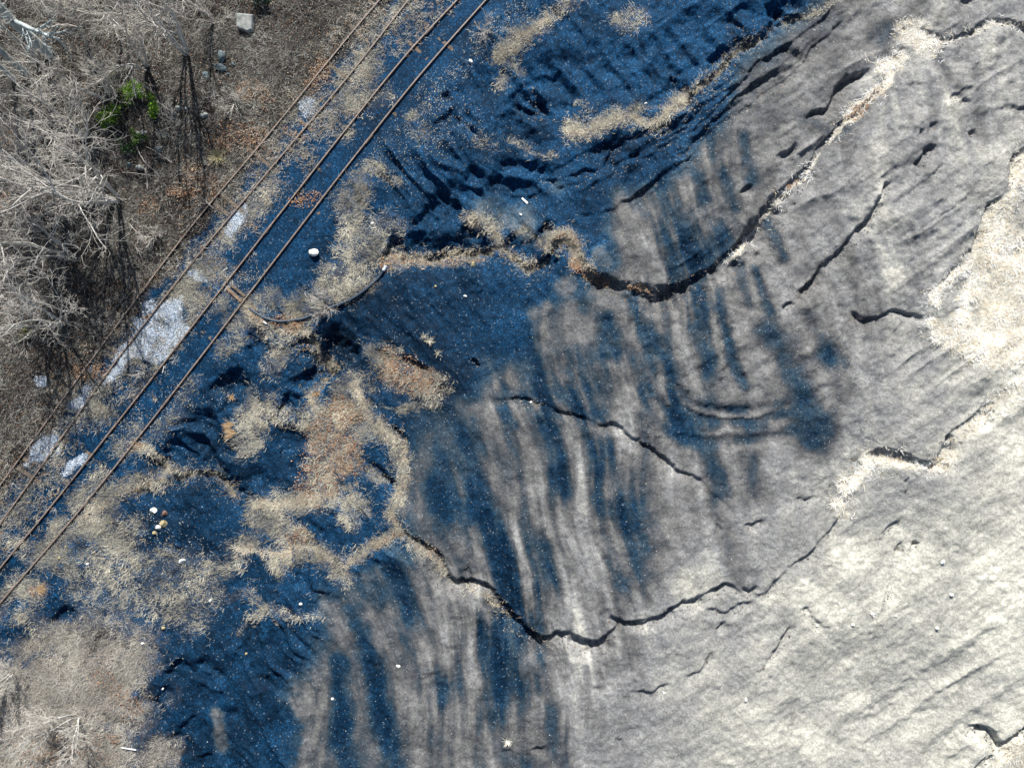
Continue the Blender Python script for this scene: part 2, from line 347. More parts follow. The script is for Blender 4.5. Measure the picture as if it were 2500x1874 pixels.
STREAKS = [  # dark blue streaks, each cutting the dust value down
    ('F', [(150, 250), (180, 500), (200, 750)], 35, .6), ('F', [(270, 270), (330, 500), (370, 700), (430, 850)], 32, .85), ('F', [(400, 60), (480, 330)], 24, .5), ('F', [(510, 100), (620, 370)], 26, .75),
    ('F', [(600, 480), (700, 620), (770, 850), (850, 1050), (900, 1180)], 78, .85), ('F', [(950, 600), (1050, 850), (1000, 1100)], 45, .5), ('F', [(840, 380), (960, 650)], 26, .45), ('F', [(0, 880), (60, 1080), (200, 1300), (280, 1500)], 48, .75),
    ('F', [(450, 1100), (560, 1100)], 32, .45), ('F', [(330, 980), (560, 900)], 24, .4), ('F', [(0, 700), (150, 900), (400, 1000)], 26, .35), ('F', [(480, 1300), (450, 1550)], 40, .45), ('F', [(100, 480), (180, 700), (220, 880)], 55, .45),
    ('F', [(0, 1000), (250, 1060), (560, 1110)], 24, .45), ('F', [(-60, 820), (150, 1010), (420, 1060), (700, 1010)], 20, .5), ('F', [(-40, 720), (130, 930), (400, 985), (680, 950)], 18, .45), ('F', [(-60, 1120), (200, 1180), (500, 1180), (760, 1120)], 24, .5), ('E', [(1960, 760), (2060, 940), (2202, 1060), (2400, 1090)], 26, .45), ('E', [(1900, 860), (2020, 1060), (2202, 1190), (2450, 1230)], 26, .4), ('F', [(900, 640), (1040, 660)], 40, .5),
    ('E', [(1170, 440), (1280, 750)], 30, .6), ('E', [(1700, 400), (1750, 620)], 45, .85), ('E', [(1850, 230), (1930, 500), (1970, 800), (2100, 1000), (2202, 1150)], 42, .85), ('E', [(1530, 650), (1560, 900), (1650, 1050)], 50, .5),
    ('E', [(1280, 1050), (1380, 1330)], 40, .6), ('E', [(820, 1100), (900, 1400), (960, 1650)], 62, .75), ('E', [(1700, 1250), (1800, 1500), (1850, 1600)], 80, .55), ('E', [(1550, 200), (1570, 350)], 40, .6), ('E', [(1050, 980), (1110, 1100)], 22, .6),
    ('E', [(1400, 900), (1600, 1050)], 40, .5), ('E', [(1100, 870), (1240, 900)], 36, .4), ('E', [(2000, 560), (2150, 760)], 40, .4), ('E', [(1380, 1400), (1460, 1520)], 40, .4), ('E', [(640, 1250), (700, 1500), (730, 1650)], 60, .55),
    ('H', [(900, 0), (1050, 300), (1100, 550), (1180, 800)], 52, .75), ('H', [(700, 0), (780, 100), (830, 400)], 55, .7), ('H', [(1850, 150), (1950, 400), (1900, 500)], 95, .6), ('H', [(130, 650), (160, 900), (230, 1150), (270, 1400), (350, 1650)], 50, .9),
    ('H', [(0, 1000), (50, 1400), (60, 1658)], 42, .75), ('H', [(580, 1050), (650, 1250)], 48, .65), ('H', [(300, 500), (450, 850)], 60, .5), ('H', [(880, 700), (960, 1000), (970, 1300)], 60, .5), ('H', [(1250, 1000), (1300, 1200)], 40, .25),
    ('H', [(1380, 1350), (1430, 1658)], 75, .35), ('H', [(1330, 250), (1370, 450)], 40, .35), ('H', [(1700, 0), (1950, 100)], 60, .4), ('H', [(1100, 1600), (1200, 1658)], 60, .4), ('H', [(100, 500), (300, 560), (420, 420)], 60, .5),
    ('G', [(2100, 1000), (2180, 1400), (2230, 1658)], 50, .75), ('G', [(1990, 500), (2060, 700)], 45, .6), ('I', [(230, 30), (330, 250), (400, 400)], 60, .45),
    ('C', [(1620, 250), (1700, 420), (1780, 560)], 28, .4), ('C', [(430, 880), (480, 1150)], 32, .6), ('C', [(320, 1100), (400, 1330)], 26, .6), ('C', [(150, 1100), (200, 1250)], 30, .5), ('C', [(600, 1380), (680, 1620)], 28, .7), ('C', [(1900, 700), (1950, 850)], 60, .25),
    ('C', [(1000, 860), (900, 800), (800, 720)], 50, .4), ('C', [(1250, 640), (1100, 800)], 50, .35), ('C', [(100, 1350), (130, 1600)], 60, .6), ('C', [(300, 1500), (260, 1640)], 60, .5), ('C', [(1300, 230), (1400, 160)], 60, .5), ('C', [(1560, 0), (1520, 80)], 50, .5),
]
for z, pts, r, s in STREAKS:
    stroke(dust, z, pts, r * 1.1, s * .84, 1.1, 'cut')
isl = blank()
for z, pts, r, s in [('G', [(1900, 1200), (1960, 1400), (2000, 1600)], 120, .42), ('G', [(1370, 1330), (1420, 1520)], 42, .34), ('G', [(2050, 600), (2150, 800)], 70, .3), ('C', [(650, 780), (600, 900)], 120, .42), ('C', [(950, 500)], 110, .36),
                     ('C', [(1200, 250)], 120, .42), ('C', [(270, 1450)], 90, .4), ('C', [(400, 1080)], 60, .38), ('C', [(520, 660)], 60, .2), ('B', [(950, 1330), (1150, 1380)], 100, .24), ('B', [(1380, 1200)], 60, .2), ('B', [(1200, 1480)], 60, .2),
                     ('E', [(1440, 220)], 70, .36), ('E', [(1250, 400), (1330, 360)], 50, .36), ('E', [(950, 700)], 90, .26), ('E', [(1650, 20), (1700, 60)], 45, .3), ('E', [(470, 1350), (440, 1600)], 60, .3), ('H', [(330, 240), (420, 330)], 60, .2)]:
    stroke(isl, z, pts, r, s, .7)
dust = np.maximum(dust, isl * (1 + .35 * fbm(UU, VV, 40, 3, 61)))
pale = blank()
for z, pts, r, s in [('I', [(1000, 330), (1100, 320)], 130, .16), ('I', [(900, 580), (1000, 650)], 110, .16), ('I', [(1150, 1270)], 70, .14), ('I', [(2100, 700), (2100, 400)], 200, .1), ('F', [(1700, 800), (1500, 900)], 70, .06),
                     ('C', [(1430, 700), (1380, 780)], 90, .12), ('C', [(1330, 470), (1250, 500)], 80, .16), ('C', [(1750, 650)], 60, .12), ('F', [(2150, 800), (2050, 950), (1900, 1100)], 90, .14), ('F', [(2150, 1250)], 120, .14),
                     ('H', [(2050, 400), (2170, 540)], 90, .14), ('I', [(100, 480)], 120, .12), ('I', [(800, 480), (600, 600)], 50, .1), ('F', [(1350, 160), (1320, 200)], 60, .08), ('I', [(400, 1350), (900, 1500)], 110, .08), ('C', [(1700, 60), (1650, 140)], 60, .12)]:
    stroke(pale, z, pts, r, s, .8, 'add')
dust = dust + pale * (dust > .2)
# dusty mottling, stretched along the fall of the slope
ca, sa = math.cos(math.radians(80)), math.sin(math.radians(80))
al = (UU * ca + VV * sa); ac = (-UU * sa + VV * ca)
_bw = 70 * fbm(UU, VV, 420, 2, 53)
streak = fbm((al + _bw) / 6.0, ac + _bw, 38, 4, 51, .6) * (1 - .65 * sstep(500, 1100, UU - 1250 - (VV - 700) * .5)) * np.clip(.75 + .9 * fbm(UU, VV, 240, 2, 55), .2, 1.3)
ca2, sa2 = math.cos(math.radians(-34)), math.sin(math.radians(-34))
al2 = (UU * ca2 + VV * sa2); ac2 = (-UU * sa2 + VV * ca2)
streak2 = fbm(al2 / 6, ac2, 34, 4, 57)
br = sstep(300, 900, (UU - 1250) + (VV - 1300) * .9)
dust = dust + greyside * ((.46 * streak * (1 - br) + .07 * streak2 * br) + .08 * fbm(UU, VV, 60, 4, 66) + .05 * fbm(UU, VV, 200, 2, 69))
dust = np.clip(dust, 0, 1.2)

# coal colour varies in darker and lighter patches
tone = 1 + (1 - greyside) * (.75 * fbm(UU, VV, 60, 4, 71, .6) + .35 * fbm(UU, VV, 14, 3, 75) + .35 * fbm(UU, VV, 260, 2, 78) + .25) + greyside * ((.34 - .18 * br) * fbm(UU, VV, 46, 4, 171, .6) + .12 * fbm(UU, VV, 14, 2, 175) + .18 * streak * (1 - br))
lobe = blank()
for z, pts, r, v_ in [('B', [(900, 100), (1500, 400), (2100, 100)], 420, .35), ('C', [(200, 200), (600, 200)], 320, .35), ('E', [(250, 350), (550, 500), (650, 750)], 330, -.5), ('E', [(600, 1000), (600, 1300)], 180, -.35), ('D', [(2080, 600)], 120, -.4), ('D', [(1400, 1200), (1700, 1350)], 300, -.32), ('G', [(1200, 200), (1500, 1000), (1300, 1500)], 420, -.22), ('D', [(1600, 800)], 200, -.25), ('E', [(800, 100), (1100, 250)], 160, -.2)]:
    stroke(lobe, z, pts, r, v_, .9, 'add')
tone = np.clip(tone * (1 + .25 * (1 - greyside)) * (1 + lobe * (1 - greyside)), .3, 2.3)

# ------------------------------------------------------------------ forest floor, grass, ballast masks
soil = sstep(-14, 18, -(ACROSS_L - 26) + 22 * fbm(UU, VV, 60, 3, 81))
sl, dS = poly_sd([(-400, 1640), (0, 1610), (90, 1580), (210, 1530), (330, 1560), (360, 1600), (345, 1680), (360, 1720), (345, 1780), (390, 1840), (380, 2010), (-400, 2010)])
low = blank(); low[sl] = sstep(-80, 60, dS + 120 * fbm(UU[sl], VV[sl], 80, 5, 84, .68)) * (1 - .8 * sstep(.28, .5, fbm(UU[sl], VV[sl], 70, 4, 184, .6)) * sstep(120, 40, dS))

grass = blank()     # tan tufted grass of the gullies and the track side
GR = [
    ('B', [(1010, 560), (1040, 490)], 38, 1), ('B', [(1050, 380), (1120, 280), (1230, 200), (1300, 165)], 62, 1), ('B', [(1090, 400), (1160, 450)], 28, 1), ('B', [(1330, 120), (1450, 40), (1560, 0)], 48, .75), ('B', [(1850, 120), (1800, 150), (1930, 100)], 56, .9),
    ('B', [(1460, 815), (1550, 850), (1700, 800), (1850, 740)], 52, 1), ('B', [(1850, 740), (1980, 780), (2060, 750), (2130, 650), (2202, 600)], 22, 1), ('B', [(1100, 870), (1160, 910), (1250, 970), (1380, 980)], 16, .9),
    ('B', [(1900, 690), (2050, 660), (2130, 620)], 12, .8), ('B', [(1500, 660), (1620, 710)], 10, .7),
    ('B', [(60, 1300), (130, 1210)], 82, 1), ('B', [(220, 1080), (270, 1090)], 45, .9), ('B', [(100, 1500), (250, 1450), (330, 1480)], 95, .7), ('B', [(300, 1600), (200, 1600), (60, 1560)], 65, .9), ('B', [(320, 1140), (380, 1170)], 20, .6),
    ('B', [(330, 1640), (450, 1630), (620, 1620), (800, 1590), (1000, 1560), (1090, 1600), (1170, 1650)], 26, 1), ('B', [(840, 1390), (960, 1430), (1010, 1500), (1010, 1560)], 45, 1), ('B', [(1290, 1540), (1390, 1500), (1470, 1520), (1520, 1640)], 30, 1), ('B', [(1130, 1460), (1200, 1490)], 26, .9),
    ('B', [(20, 870), (80, 830)], 30, .8), ('B', [(300, 600), (60, 640), (150, 560)], 60, .4), ('B', [(240, 380)], 50, .7), ('B', [(480, 740)], 50, .6), ('B', [(130, 450), (60, 480)], 50, .7), ('B', [(540, 860)], 50, .35), ('B', [(1000, 930), (900, 880)], 30, .3),
    ('E', [(0, 90), (200, 50), (400, 50)], 45, 1), ('E', [(0, 210), (150, 180)], 80, 1), ('E', [(400, 45), (700, 40), (900, 18)], 20, 1), ('E', [(1100, 20), (1200, 95), (1280, 70), (1310, 20)], 20, 1), ('E', [(1480, 20), (1510, 70)], 28, 1), ('E', [(1560, 120), (1700, 170), (1950, 208), (2100, 200)], 9, .8),
    ('E', [(190, 620), (250, 660)], 38, 1), ('E', [(350, 700), (450, 800), (560, 850)], 100, .9), ('E', [(400, 985), (470, 950)], 22, .9), ('E', [(60, 850)], 78, 1), ('E', [(50, 1000), (130, 1050)], 115, .85), ('E', [(300, 1130), (380, 1200), (400, 1300)], 50, 1), ('E', [(420, 1380), (430, 1440)], 48, 1),
    ('E', [(390, 1560)], 48, 1), ('E', [(200, 1400), (300, 1470)], 34, .9), ('E', [(100, 1550), (180, 1620)], 50, 1), ('E', [(0, 1250), (60, 1350)], 95, .9), ('E', [(350, 1620)], 35, 1), ('E', [(260, 1060)], 40, .7),
    ('D', [(2000, 1050), (2100, 1250), (2080, 1450)], 120, .85), ('D', [(1600, 1000), (1560, 1150)], 100, 1), ('D', [(1700, 960), (1760, 1000)], 78, .9), ('D', [(1780, 600), (1720, 690)], 58, 1), ('D', [(1960, 560), (2040, 690), (2100, 720)], 30, 1), ('D', [(2000, 830), (1960, 880)], 36, .9),
    ('D', [(1870, 1580), (1700, 1600), (2100, 1560)], 66, .8), ('D', [(1640, 1200), (1540, 1250)], 45, .9), ('D', [(1900, 1000), (1940, 1120)], 50, .9),
    ('D', [(1450, 420), (1700, 480), (1900, 500)], 55, .8), ('D', [(1900, 350), (2050, 260), (2150, 130)], 80, .95), ('D', [(1600, 330), (1750, 300)], 80, .55), ('D', [(1400, 600), (1560, 530)], 50, .6), ('D', [(850, 1190), (950, 1250), (1010, 1340), (1100, 1420), (1300, 1400), (1420, 1470), (1500, 1550)], 30, 1),
    ('D', [(700, 1560), (850, 1480), (1000, 1440)], 64, .95), ('D', [(600, 1640), (700, 1620)], 90, .9), ('D', [(1150, 1010), (1000, 1120)], 60, .45), ('D', [(860, 1140), (760, 1250)], 70, .7), ('D', [(640, 1400), (500, 1560)], 60, .7), ('D', [(1250, 800), (1150, 900)], 50, .35),
    ('D', [(1350, 340), (1450, 250)], 55, .55), ('D', [(1300, 150), (1420, 40)], 70, .5), ('D', [(880, 700), (750, 800)], 60, .5), ('D', [(700, 930), (620, 1000)], 70, .35), ('D', [(1130, 560), (1000, 700)], 30, .4),
    ('G', [(600, 100), (750, 200)], 120, .95), ('G', [(850, 130)], 60, .85), ('G', [(300, 330), (420, 200)], 90, .9), ('G', [(100, 520), (250, 540)], 80, .9),
    ('G', [(200, 720), (330, 820), (500, 900)], 95, .85), ('G', [(1500, 800), (1600, 700), (1700, 640), (1850, 700), (2000, 690)], 26, .7), ('G', [(1750, 340), (1950, 270), (2100, 330)], 66, .9), ('G', [(1650, 60), (1800, 180), (1900, 260)], 85, .9), ('G', [(1480, 270), (1600, 230)], 55, .5),
    ('G', [(1420, 420), (1500, 360)], 55, .5), ('G', [(1430, 610), (1560, 550), (1630, 600)], 30, .45), ('G', [(0, 150), (60, 60)], 70, .6), ('G', [(120, 250), (200, 300)], 60, .6), ('G', [(0, 700), (30, 600)], 60, .8),
    ('H', [(100, 330), (250, 240), (380, 190)], 38, 1), ('H', [(350, 30), (370, 120), (400, 190)], 26, 1), ('H', [(450, 230), (560, 320), (620, 380), (680, 450)], 30, 1), ('H', [(160, 20), (60, 0)], 50, .95), ('H', [(60, 450), (20, 360)], 55, .7), ('H', [(100, 130), (60, 80)], 40, .9),
    ('H', [(1830, 775), (1900, 780)], 15, .8), ('H', [(1270, 870), (1400, 850)], 10, .6), ('H', [(980, 680), (1090, 720)], 14, .4),
    ('C', [(-5, 690), (130, 555), (300, 425), (450, 285), (540, 235)], 18, 1), ('C', [(600, 180), (790, 95), (930, 80)], 9, .7), ('C', [(960, 40), (1000, 0)], 20, .6),
]
for z, pts, r, s in GR:
    stroke(grass, z, pts, r * .95, s, .55)
poly(grass, 'G', [(350, 300), (1000, 280), (1350, 330), (1400, 600), (1250, 800), (900, 700), (500, 620)], .46, 25)
poly(grass, 'D', [(1300, 320), (1150, 560), (900, 830), (600, 1100), (330, 1330), (150, 1658), (60, 1658), (330, 1200), (700, 730), (1250, 0), (1420, 0)], .9, 16)
poly(grass, 'A', [(1250, 1600), (1700, 1080), (2202, 470), (2202, 600), (1830, 1130), (1420, 1600)], .85, 14)
poly(grass, 'B', [(-10, 520), (420, 20), (470, 0), (460, 60), (210, 300), (230, 500), (200, 620), (0, 740)], .75, 16)
# bare coal between the rails and other holes in the grass
for z, pts, r in [('D', [(1100, 720), (950, 900), (780, 1050)], 80), ('D', [(620, 1100), (420, 1280), (330, 1400), (270, 1560)], 75), ('D', [(900, 700), (680, 930)], 55), ('A', [(2000, 850), (1850, 1050)], 120), ('A', [(1560, 1500), (1450, 1620)], 60), ('A', [(1780, 1330), (1600, 1560)], 40),
                  ('D', [(1290, 210), (1330, 220)], 45), ('D', [(1170, 350)], 40), ('D', [(1280, 560), (1230, 700)], 55), ('E', [(450, 740)], 30), ('D', [(1850, 1200)], 95), ('E', [(250, 1250), (300, 1350)], 55), ('D', [(1880, 1020)], 40), ('G', [(440, 680)], 55), ('G', [(150, 780), (130, 860)], 55), ('G', [(700, 850), (760, 900)], 60),
                  ('G', [(460, 980), (520, 1040)], 35), ('G', [(350, 920)], 45), ('G', [(640, 120)], 30), ('G', [(330, 610)], 25), ('E', [(300, 1530)], 60), ('G', [(2080, 130)], 55), ('G', [(1960, 80)], 35)]:
    stroke(grass, z, pts, r, 1, .5, 'cut')
bank = blank()      # bleached straw-white grass on the right bank
poly(bank, 'X', [(2383, 650), (2420, 620), (2560, 560), (2680, 560), (2680, 880), (2500, 890), (2420, 898), (2365, 875), (2325, 845), (2275, 835), (2271, 805), (2306, 800), (2330, 767), (2364, 697)], 1, 12)
poly(bank, 'C', [(2240, 920), (2150, 980), (2120, 1200), (2000, 1280), (1950, 1400), (1930, 1540), (1880, 1650), (1860, 1700), (2300, 1700), (2300, 900)], 1, 8)
for z, pts, r, s in [('F', [(1640, 290), (1625, 220), (1740, 135), (1840, 80)], 17, .9), ('F', [(1230, 1300), (1350, 1290), (1450, 1330)], 40, 1), ('F', [(1200, 1380), (1100, 1470), (1050, 1450)], 40, 1), ('F', [(1050, 1560), (1075, 1640)], 34, .7), ('F', [(1660, 1350), (1740, 1270)], 45, .95), ('F', [(1450, 1345), (1650, 1355)], 20, 1),
                     ('F', [(1800, 1150), (1900, 1070), (1990, 950), (2080, 900)], 28, .6), ('F', [(1620, 430), (1660, 470)], 40, .9), ('I', [(2202, 1600), (2170, 1658), (2260, 1700)], 90, 1), ('I', [(2050, 1640)], 40, .6), ('C', [(1470, 230), (1530, 220), (1600, 280)], 70, .45), ('C', [(1300, 430), (1390, 400), (1430, 370)], 50, .5),
                     ('C', [(1100, 745), (1250, 605), (1330, 540), (1370, 430)], 30, .75), ('C', [(980, 885), (1080, 780)], 14, .7), ('C', [(1700, 260), (1850, 235), (1980, 170), (2100, 150), (2202, 180)], 16, .4), ('I', [(1060, 20), (1040, 60)], 24, .6), ('F', [(2150, 780), (2100, 860)], 60, .3),
                     ('C', [(330, 1650), (420, 1580), (500, 1470), (580, 1360), (680, 1240), (800, 1115), (930, 960)], 8, .6), ('F', [(2080, 1000), (2202, 900)], 60, .2)]:
    stroke(bank, z, pts, r, s, .35)
for z, pts, r in [('C', [(2202, 1220), (2180, 1380), (2230, 1450)], 55), ('F', [(1880, 330), (1900, 400)], 40), ('F', [(1950, 190)], 30)]:
    stroke(bank, z, pts, r, .9, .4, 'cut')

ball = blank()      # pale blue-grey crushed stone beside the track
BL = [('D', [(930, 300), (990, 290), (1000, 340), (930, 365)]),
      ('D', [(1000, 330), (1060, 290), (1130, 280), (1150, 330), (1130, 400), (1200, 460), (1160, 530), (1080, 590), (1030, 660), (980, 690), (930, 650), (850, 640), (800, 660), (760, 740), (700, 800), (650, 830), (680, 760), (730, 680), (700, 670), (740, 600), (820, 510), (850, 450), (850, 390), (910, 390), (910, 470)]),
      ('D', [(460, 930), (530, 900), (540, 940), (490, 990), (450, 970)]), ('D', [(250, 1180), (360, 1110), (380, 1150), (390, 1230), (300, 1290), (240, 1310), (180, 1340)]), ('D', [(400, 1380), (450, 1310), (540, 1260), (540, 1300), (470, 1370), (410, 1400)]),
      ('A', [(1430, 1450), (1480, 1350), (1560, 1300), (1540, 1380), (1470, 1470)]), ('D', [(1180, 110), (1260, 100), (1300, 160), (1220, 170)]), ('D', [(555, 705), (585, 700), (580, 735), (560, 735)]), ('D', [(525, 850), (560, 845), (550, 880), (530, 880)]), ('D', [(230, 780), (280, 780), (280, 830), (240, 830)])]
for z, pts in BL:
    poly(ball, z, pts, 1, 7)
poly(ball, 'A', [(1900, 640), (1980, 610), (1990, 680), (1930, 710)], .5, 10)
stroke(ball, 'D', [(1000, 560), (960, 620)], 40, .6, .6, 'cut'); stroke(ball, 'D', [(1050, 430), (990, 430)], 35, .6, .6, 'cut')
ball = ball * np.clip(.85 + .6 * fbm(UU, VV, 26, 3, 88), 0, 1)

specks = blank()    # pale specks: pebbles strewn over the coal
for z, pts, r, s in [('B', [(610, 560), (620, 640)], 90, 1), ('B', [(740, 460), (860, 340), (900, 280)], 80, .7), ('B', [(1000, 220), (1100, 120), (1150, 60)], 100, .5), ('B', [(380, 860), (290, 950)], 50, .6), ('B', [(520, 740)], 60, .6), ('D', [(700, 900), (840, 780), (1000, 730)], 90, .6), ('D', [(1150, 900), (1000, 1050)], 110, .6),
                     ('D', [(1400, 880)], 80, .3), ('D', [(1500, 200), (1650, 100)], 60, .5), ('D', [(1400, 300)], 60, .6), ('D', [(900, 1050), (760, 1200)], 80, .6), ('G', [(1000, 300), (600, 500)], 220, .25), ('B', [(0, 420), (120, 300), (300, 120)], 70, .6), ('A', [(1700, 1200), (1500, 1450)], 60, .7), ('A', [(2100, 500), (1900, 700)], 80, .6),
                     ('B', [(700, 800), (400, 1000)], 160, .3), ('D', [(1250, 350), (1300, 150)], 60, .7), ('D', [(450, 1350), (300, 1550)], 70, .5), ('E', [(1150, 960), (1260, 950)], 30, .6)]:
    stroke(specks, z, pts, r, s, .8)
specks = np.maximum(specks, .002 * (1 - greyside) * (1 - soil))

leafm = blank()     # orange-brown fallen leaves
for z, pts, r, s in [('E', [(350, 700), (500, 800)], 90, .9), ('E', [(50, 1000), (0, 1050)], 80, .8), ('D', [(2080, 1200), (2100, 1350), (2060, 1080), (2020, 1480)], 110, .5), ('E', [(0, 1150), (40, 1350)], 90, .8), ('H', [(600, 300), (600, 330)], 30, .8), ('H', [(250, 240), (380, 190)], 22, .6), ('E', [(1490, 40), (1520, 90)], 30, 1), ('E', [(1580, 130), (1700, 165)], 16, .9), ('E', [(1840, 190), (1960, 210)], 12, 1),
                     ('E', [(340, 50), (300, 70)], 30, 1), ('E', [(400, 50), (900, 30)], 16, .45), ('D', [(1780, 420), (1860, 440)], 45, 1), ('D', [(1920, 540)], 30, .9), ('D', [(1600, 370), (1680, 410)], 22, .8), ('A', [(1200, 1060), (1240, 1120)], 60, .9), ('A', [(1150, 1190), (1350, 1170)], 70, .5), ('A', [(1380, 880), (1620, 900)], 80, .5),
                     ('A', [(1560, 550), (1640, 620)], 60, .6), ('A', [(1840, 820)], 30, 1), ('A', [(1730, 985)], 20, .9), ('A', [(960, 1310)], 60, .6), ('A', [(250, 1280)], 60, .9), ('A', [(30, 1280)], 40, .8), ('A', [(60, 880)], 60, .5), ('B', [(380, 1640), (340, 1650)], 30, 1), ('A', [(1980, 1250), (1900, 1260)], 40, .8), ('G', [(680, 1130), (850, 1240)], 90, .35), ('G', [(600, 1600), (200, 1600)], 120, .35), ('G', [(740, 1470)], 40, .5),
                     ('C', [(1120, 740), (1290, 580)], 26, .8), ('C', [(700, 1200), (780, 1130)], 10, .8), ('F', [(1350, 1280), (1450, 1300)], 24, .4), ('G', [(1850, 230), (1900, 180)], 45, .5), ('D', [(640, 740), (500, 750)], 40, .7), ('G', [(230, 530)], 30, .7), ('A', [(2050, 440), (1990, 520)], 40, .6), ('D', [(930, 380)], 18, .9), ('D', [(830, 1210), (880, 1200)], 30, .8),
                     ('B', [(1390, 1500), (1480, 1530)], 24, .8)]:
    stroke(leafm, z, pts, r, s, .6)
leafm = np.maximum(leafm, .02 * soil * (fbm(UU, VV, 80, 3, 95) > .0))

# ------------------------------------------------------------------ heights
near_track = sstep(150, 40, np.abs(ACROSS + 60)) if False else 1 - sstep(10, 70, np.maximum(np.abs((UU - (rail_u(0, VV) + rail_u(3, VV)) / 2)) * .78 - 105, 0))
coalbare = (1 - greyside) * sstep(10, 60, ACROSS)
ca3, sa3 = math.cos(math.radians(52)), math.sin(math.radians(52))
_w3 = 45 * fbm(UU, VV, 180, 3, 104)
r1 = 1 - np.abs(fbm((UU * ca3 + VV * sa3 + _w3) / 4.0, -UU * sa3 + VV * ca3 + _w3, 46, 3, 101))
r2 = 1 - np.abs(fbm(al2 / 5.0, ac2, 55, 3, 111))
zoneNE = sstep(1350, 1650, UU + VV * .2) * sstep(650, 450, VV)
HH = ZM - (carve + fold) * (1 - near_track)
HH = HH + coalbare * (.36 * (r1 ** 2) * (1 - .45 * zoneNE) * np.clip(.6 + fbm(UU, VV, 200, 2, 107), .15, 1.3) * (1 - zoneNE) + .16 * (r2 ** 2) * zoneNE + .15 * fbm(WU, WV, 75, 4, 115, .55))
_ne = greyside * sstep(1650, 1900, UU + VV * .25) * sstep(1150, 800, VV)
HH = HH + _ne * (.25 * (r2 ** 2) * np.clip(.6 + fbm(UU, VV, 150, 2, 145), .1, 1.3) + .16 * fbm(UU, VV, 60, 4, 148, .6))
HH = HH + greyside * (.17 * streak * (1 - br) + .07 * streak2 * br) * 1.0
HH = HH + .19 * fbm(UU, VV, 110, 5, 121, .55) * (1 - near_track) + .05 * fbm(UU, VV, 22, 3, 131) * (1 - near_track * .6)
HH = HH + (.03 * fbm(UU, VV, 9, 2, 135)) * (1 - .6 * near_track)
HH = HH + .16 * soil * fbm(UU, VV, 50, 3, 141) * (1 - near_track)

_bd = np.minimum(np.minimum(UU - U0, U1 - UU), np.minimum(VV - V0, V1 - VV))
_bf = sstep(0, 110, _bd)
HH = HH * _bf + macro(UU, VV) * (1 - _bf)
K = (CAMZ - ZM) / FPX
XX = (UU - UC) * K; YY = -(VV - VC) * K

def bil(A, u, v):
    x = np.clip((np.asarray(u, float) - U0) / STEP, 0, NU - 1.001); y = np.clip((np.asarray(v, float) - V0) / STEP, 0, NV - 1.001)
    i = x.astype(int); j = y.astype(int); fx = x - i; fy = y - j
    return (A[j, i] * (1 - fx) + A[j, i + 1] * fx) * (1 - fy) + (A[j + 1, i] * (1 - fx) + A[j + 1, i + 1] * fx) * fy
def at(u, v):
    return np.stack([bil(XX, u, v), bil(YY, u, v), bil(HH, u, v)], -1)
def P3(u, v, dz=0.0):
    p = at(u, v); return Vector((float(p[0]), float(p[1]), float(p[2]) + dz))

# ------------------------------------------------------------------ materials
def newmat(name):
    m = bpy.data.materials.new(name); m.use_nodes = True
    nt = m.node_tree; b = nt.nodes['Principled BSDF']
    return m, nt, b
def N(nt, t, **kw):
    n = nt.nodes.new(t)
    for k, v in kw.items(): setattr(n, k, v)
    return n
def ramp(nt, stops, interp='LINEAR'):
    n = nt.nodes.new('ShaderNodeValToRGB'); cr = n.color_ramp; cr.interpolation = interp
    while len(cr.elements) < len(stops): cr.elements.new(0.5)
    for e, (p, c) in zip(cr.elements, stops):
        e.position = p; e.color = (c[0], c[1], c[2], 1) if hasattr(c, '__len__') else (c, c, c, 1)
    return n
def mixc(nt, fac, a, b, bt='MIX'):
    n = nt.nodes.new('ShaderNodeMix'); n.data_type = 'RGBA'; n.blend_type = bt
    for sock, val in ((0, fac), (6, a), (7, b)):
        if hasattr(val, 'links') or hasattr(val, 'is_output'): nt.links.new(val, n.inputs[sock])
        elif hasattr(val, '__len__'): n.inputs[sock].default_value = (val[0], val[1], val[2], 1)
        else: n.inputs[sock].default_value = val
    return n.outputs[2]
def mth(nt, op, a, b=None, clamp=False):
    n = nt.nodes.new('ShaderNodeMath'); n.operation = op; n.use_clamp = clamp
    for i, val in enumerate((a, b)):
        if val is None: continue
        if hasattr(val, 'is_output'): nt.links.new(val, n.inputs[i])
        else: n.inputs[i].default_value = val
    return n.outputs[0]

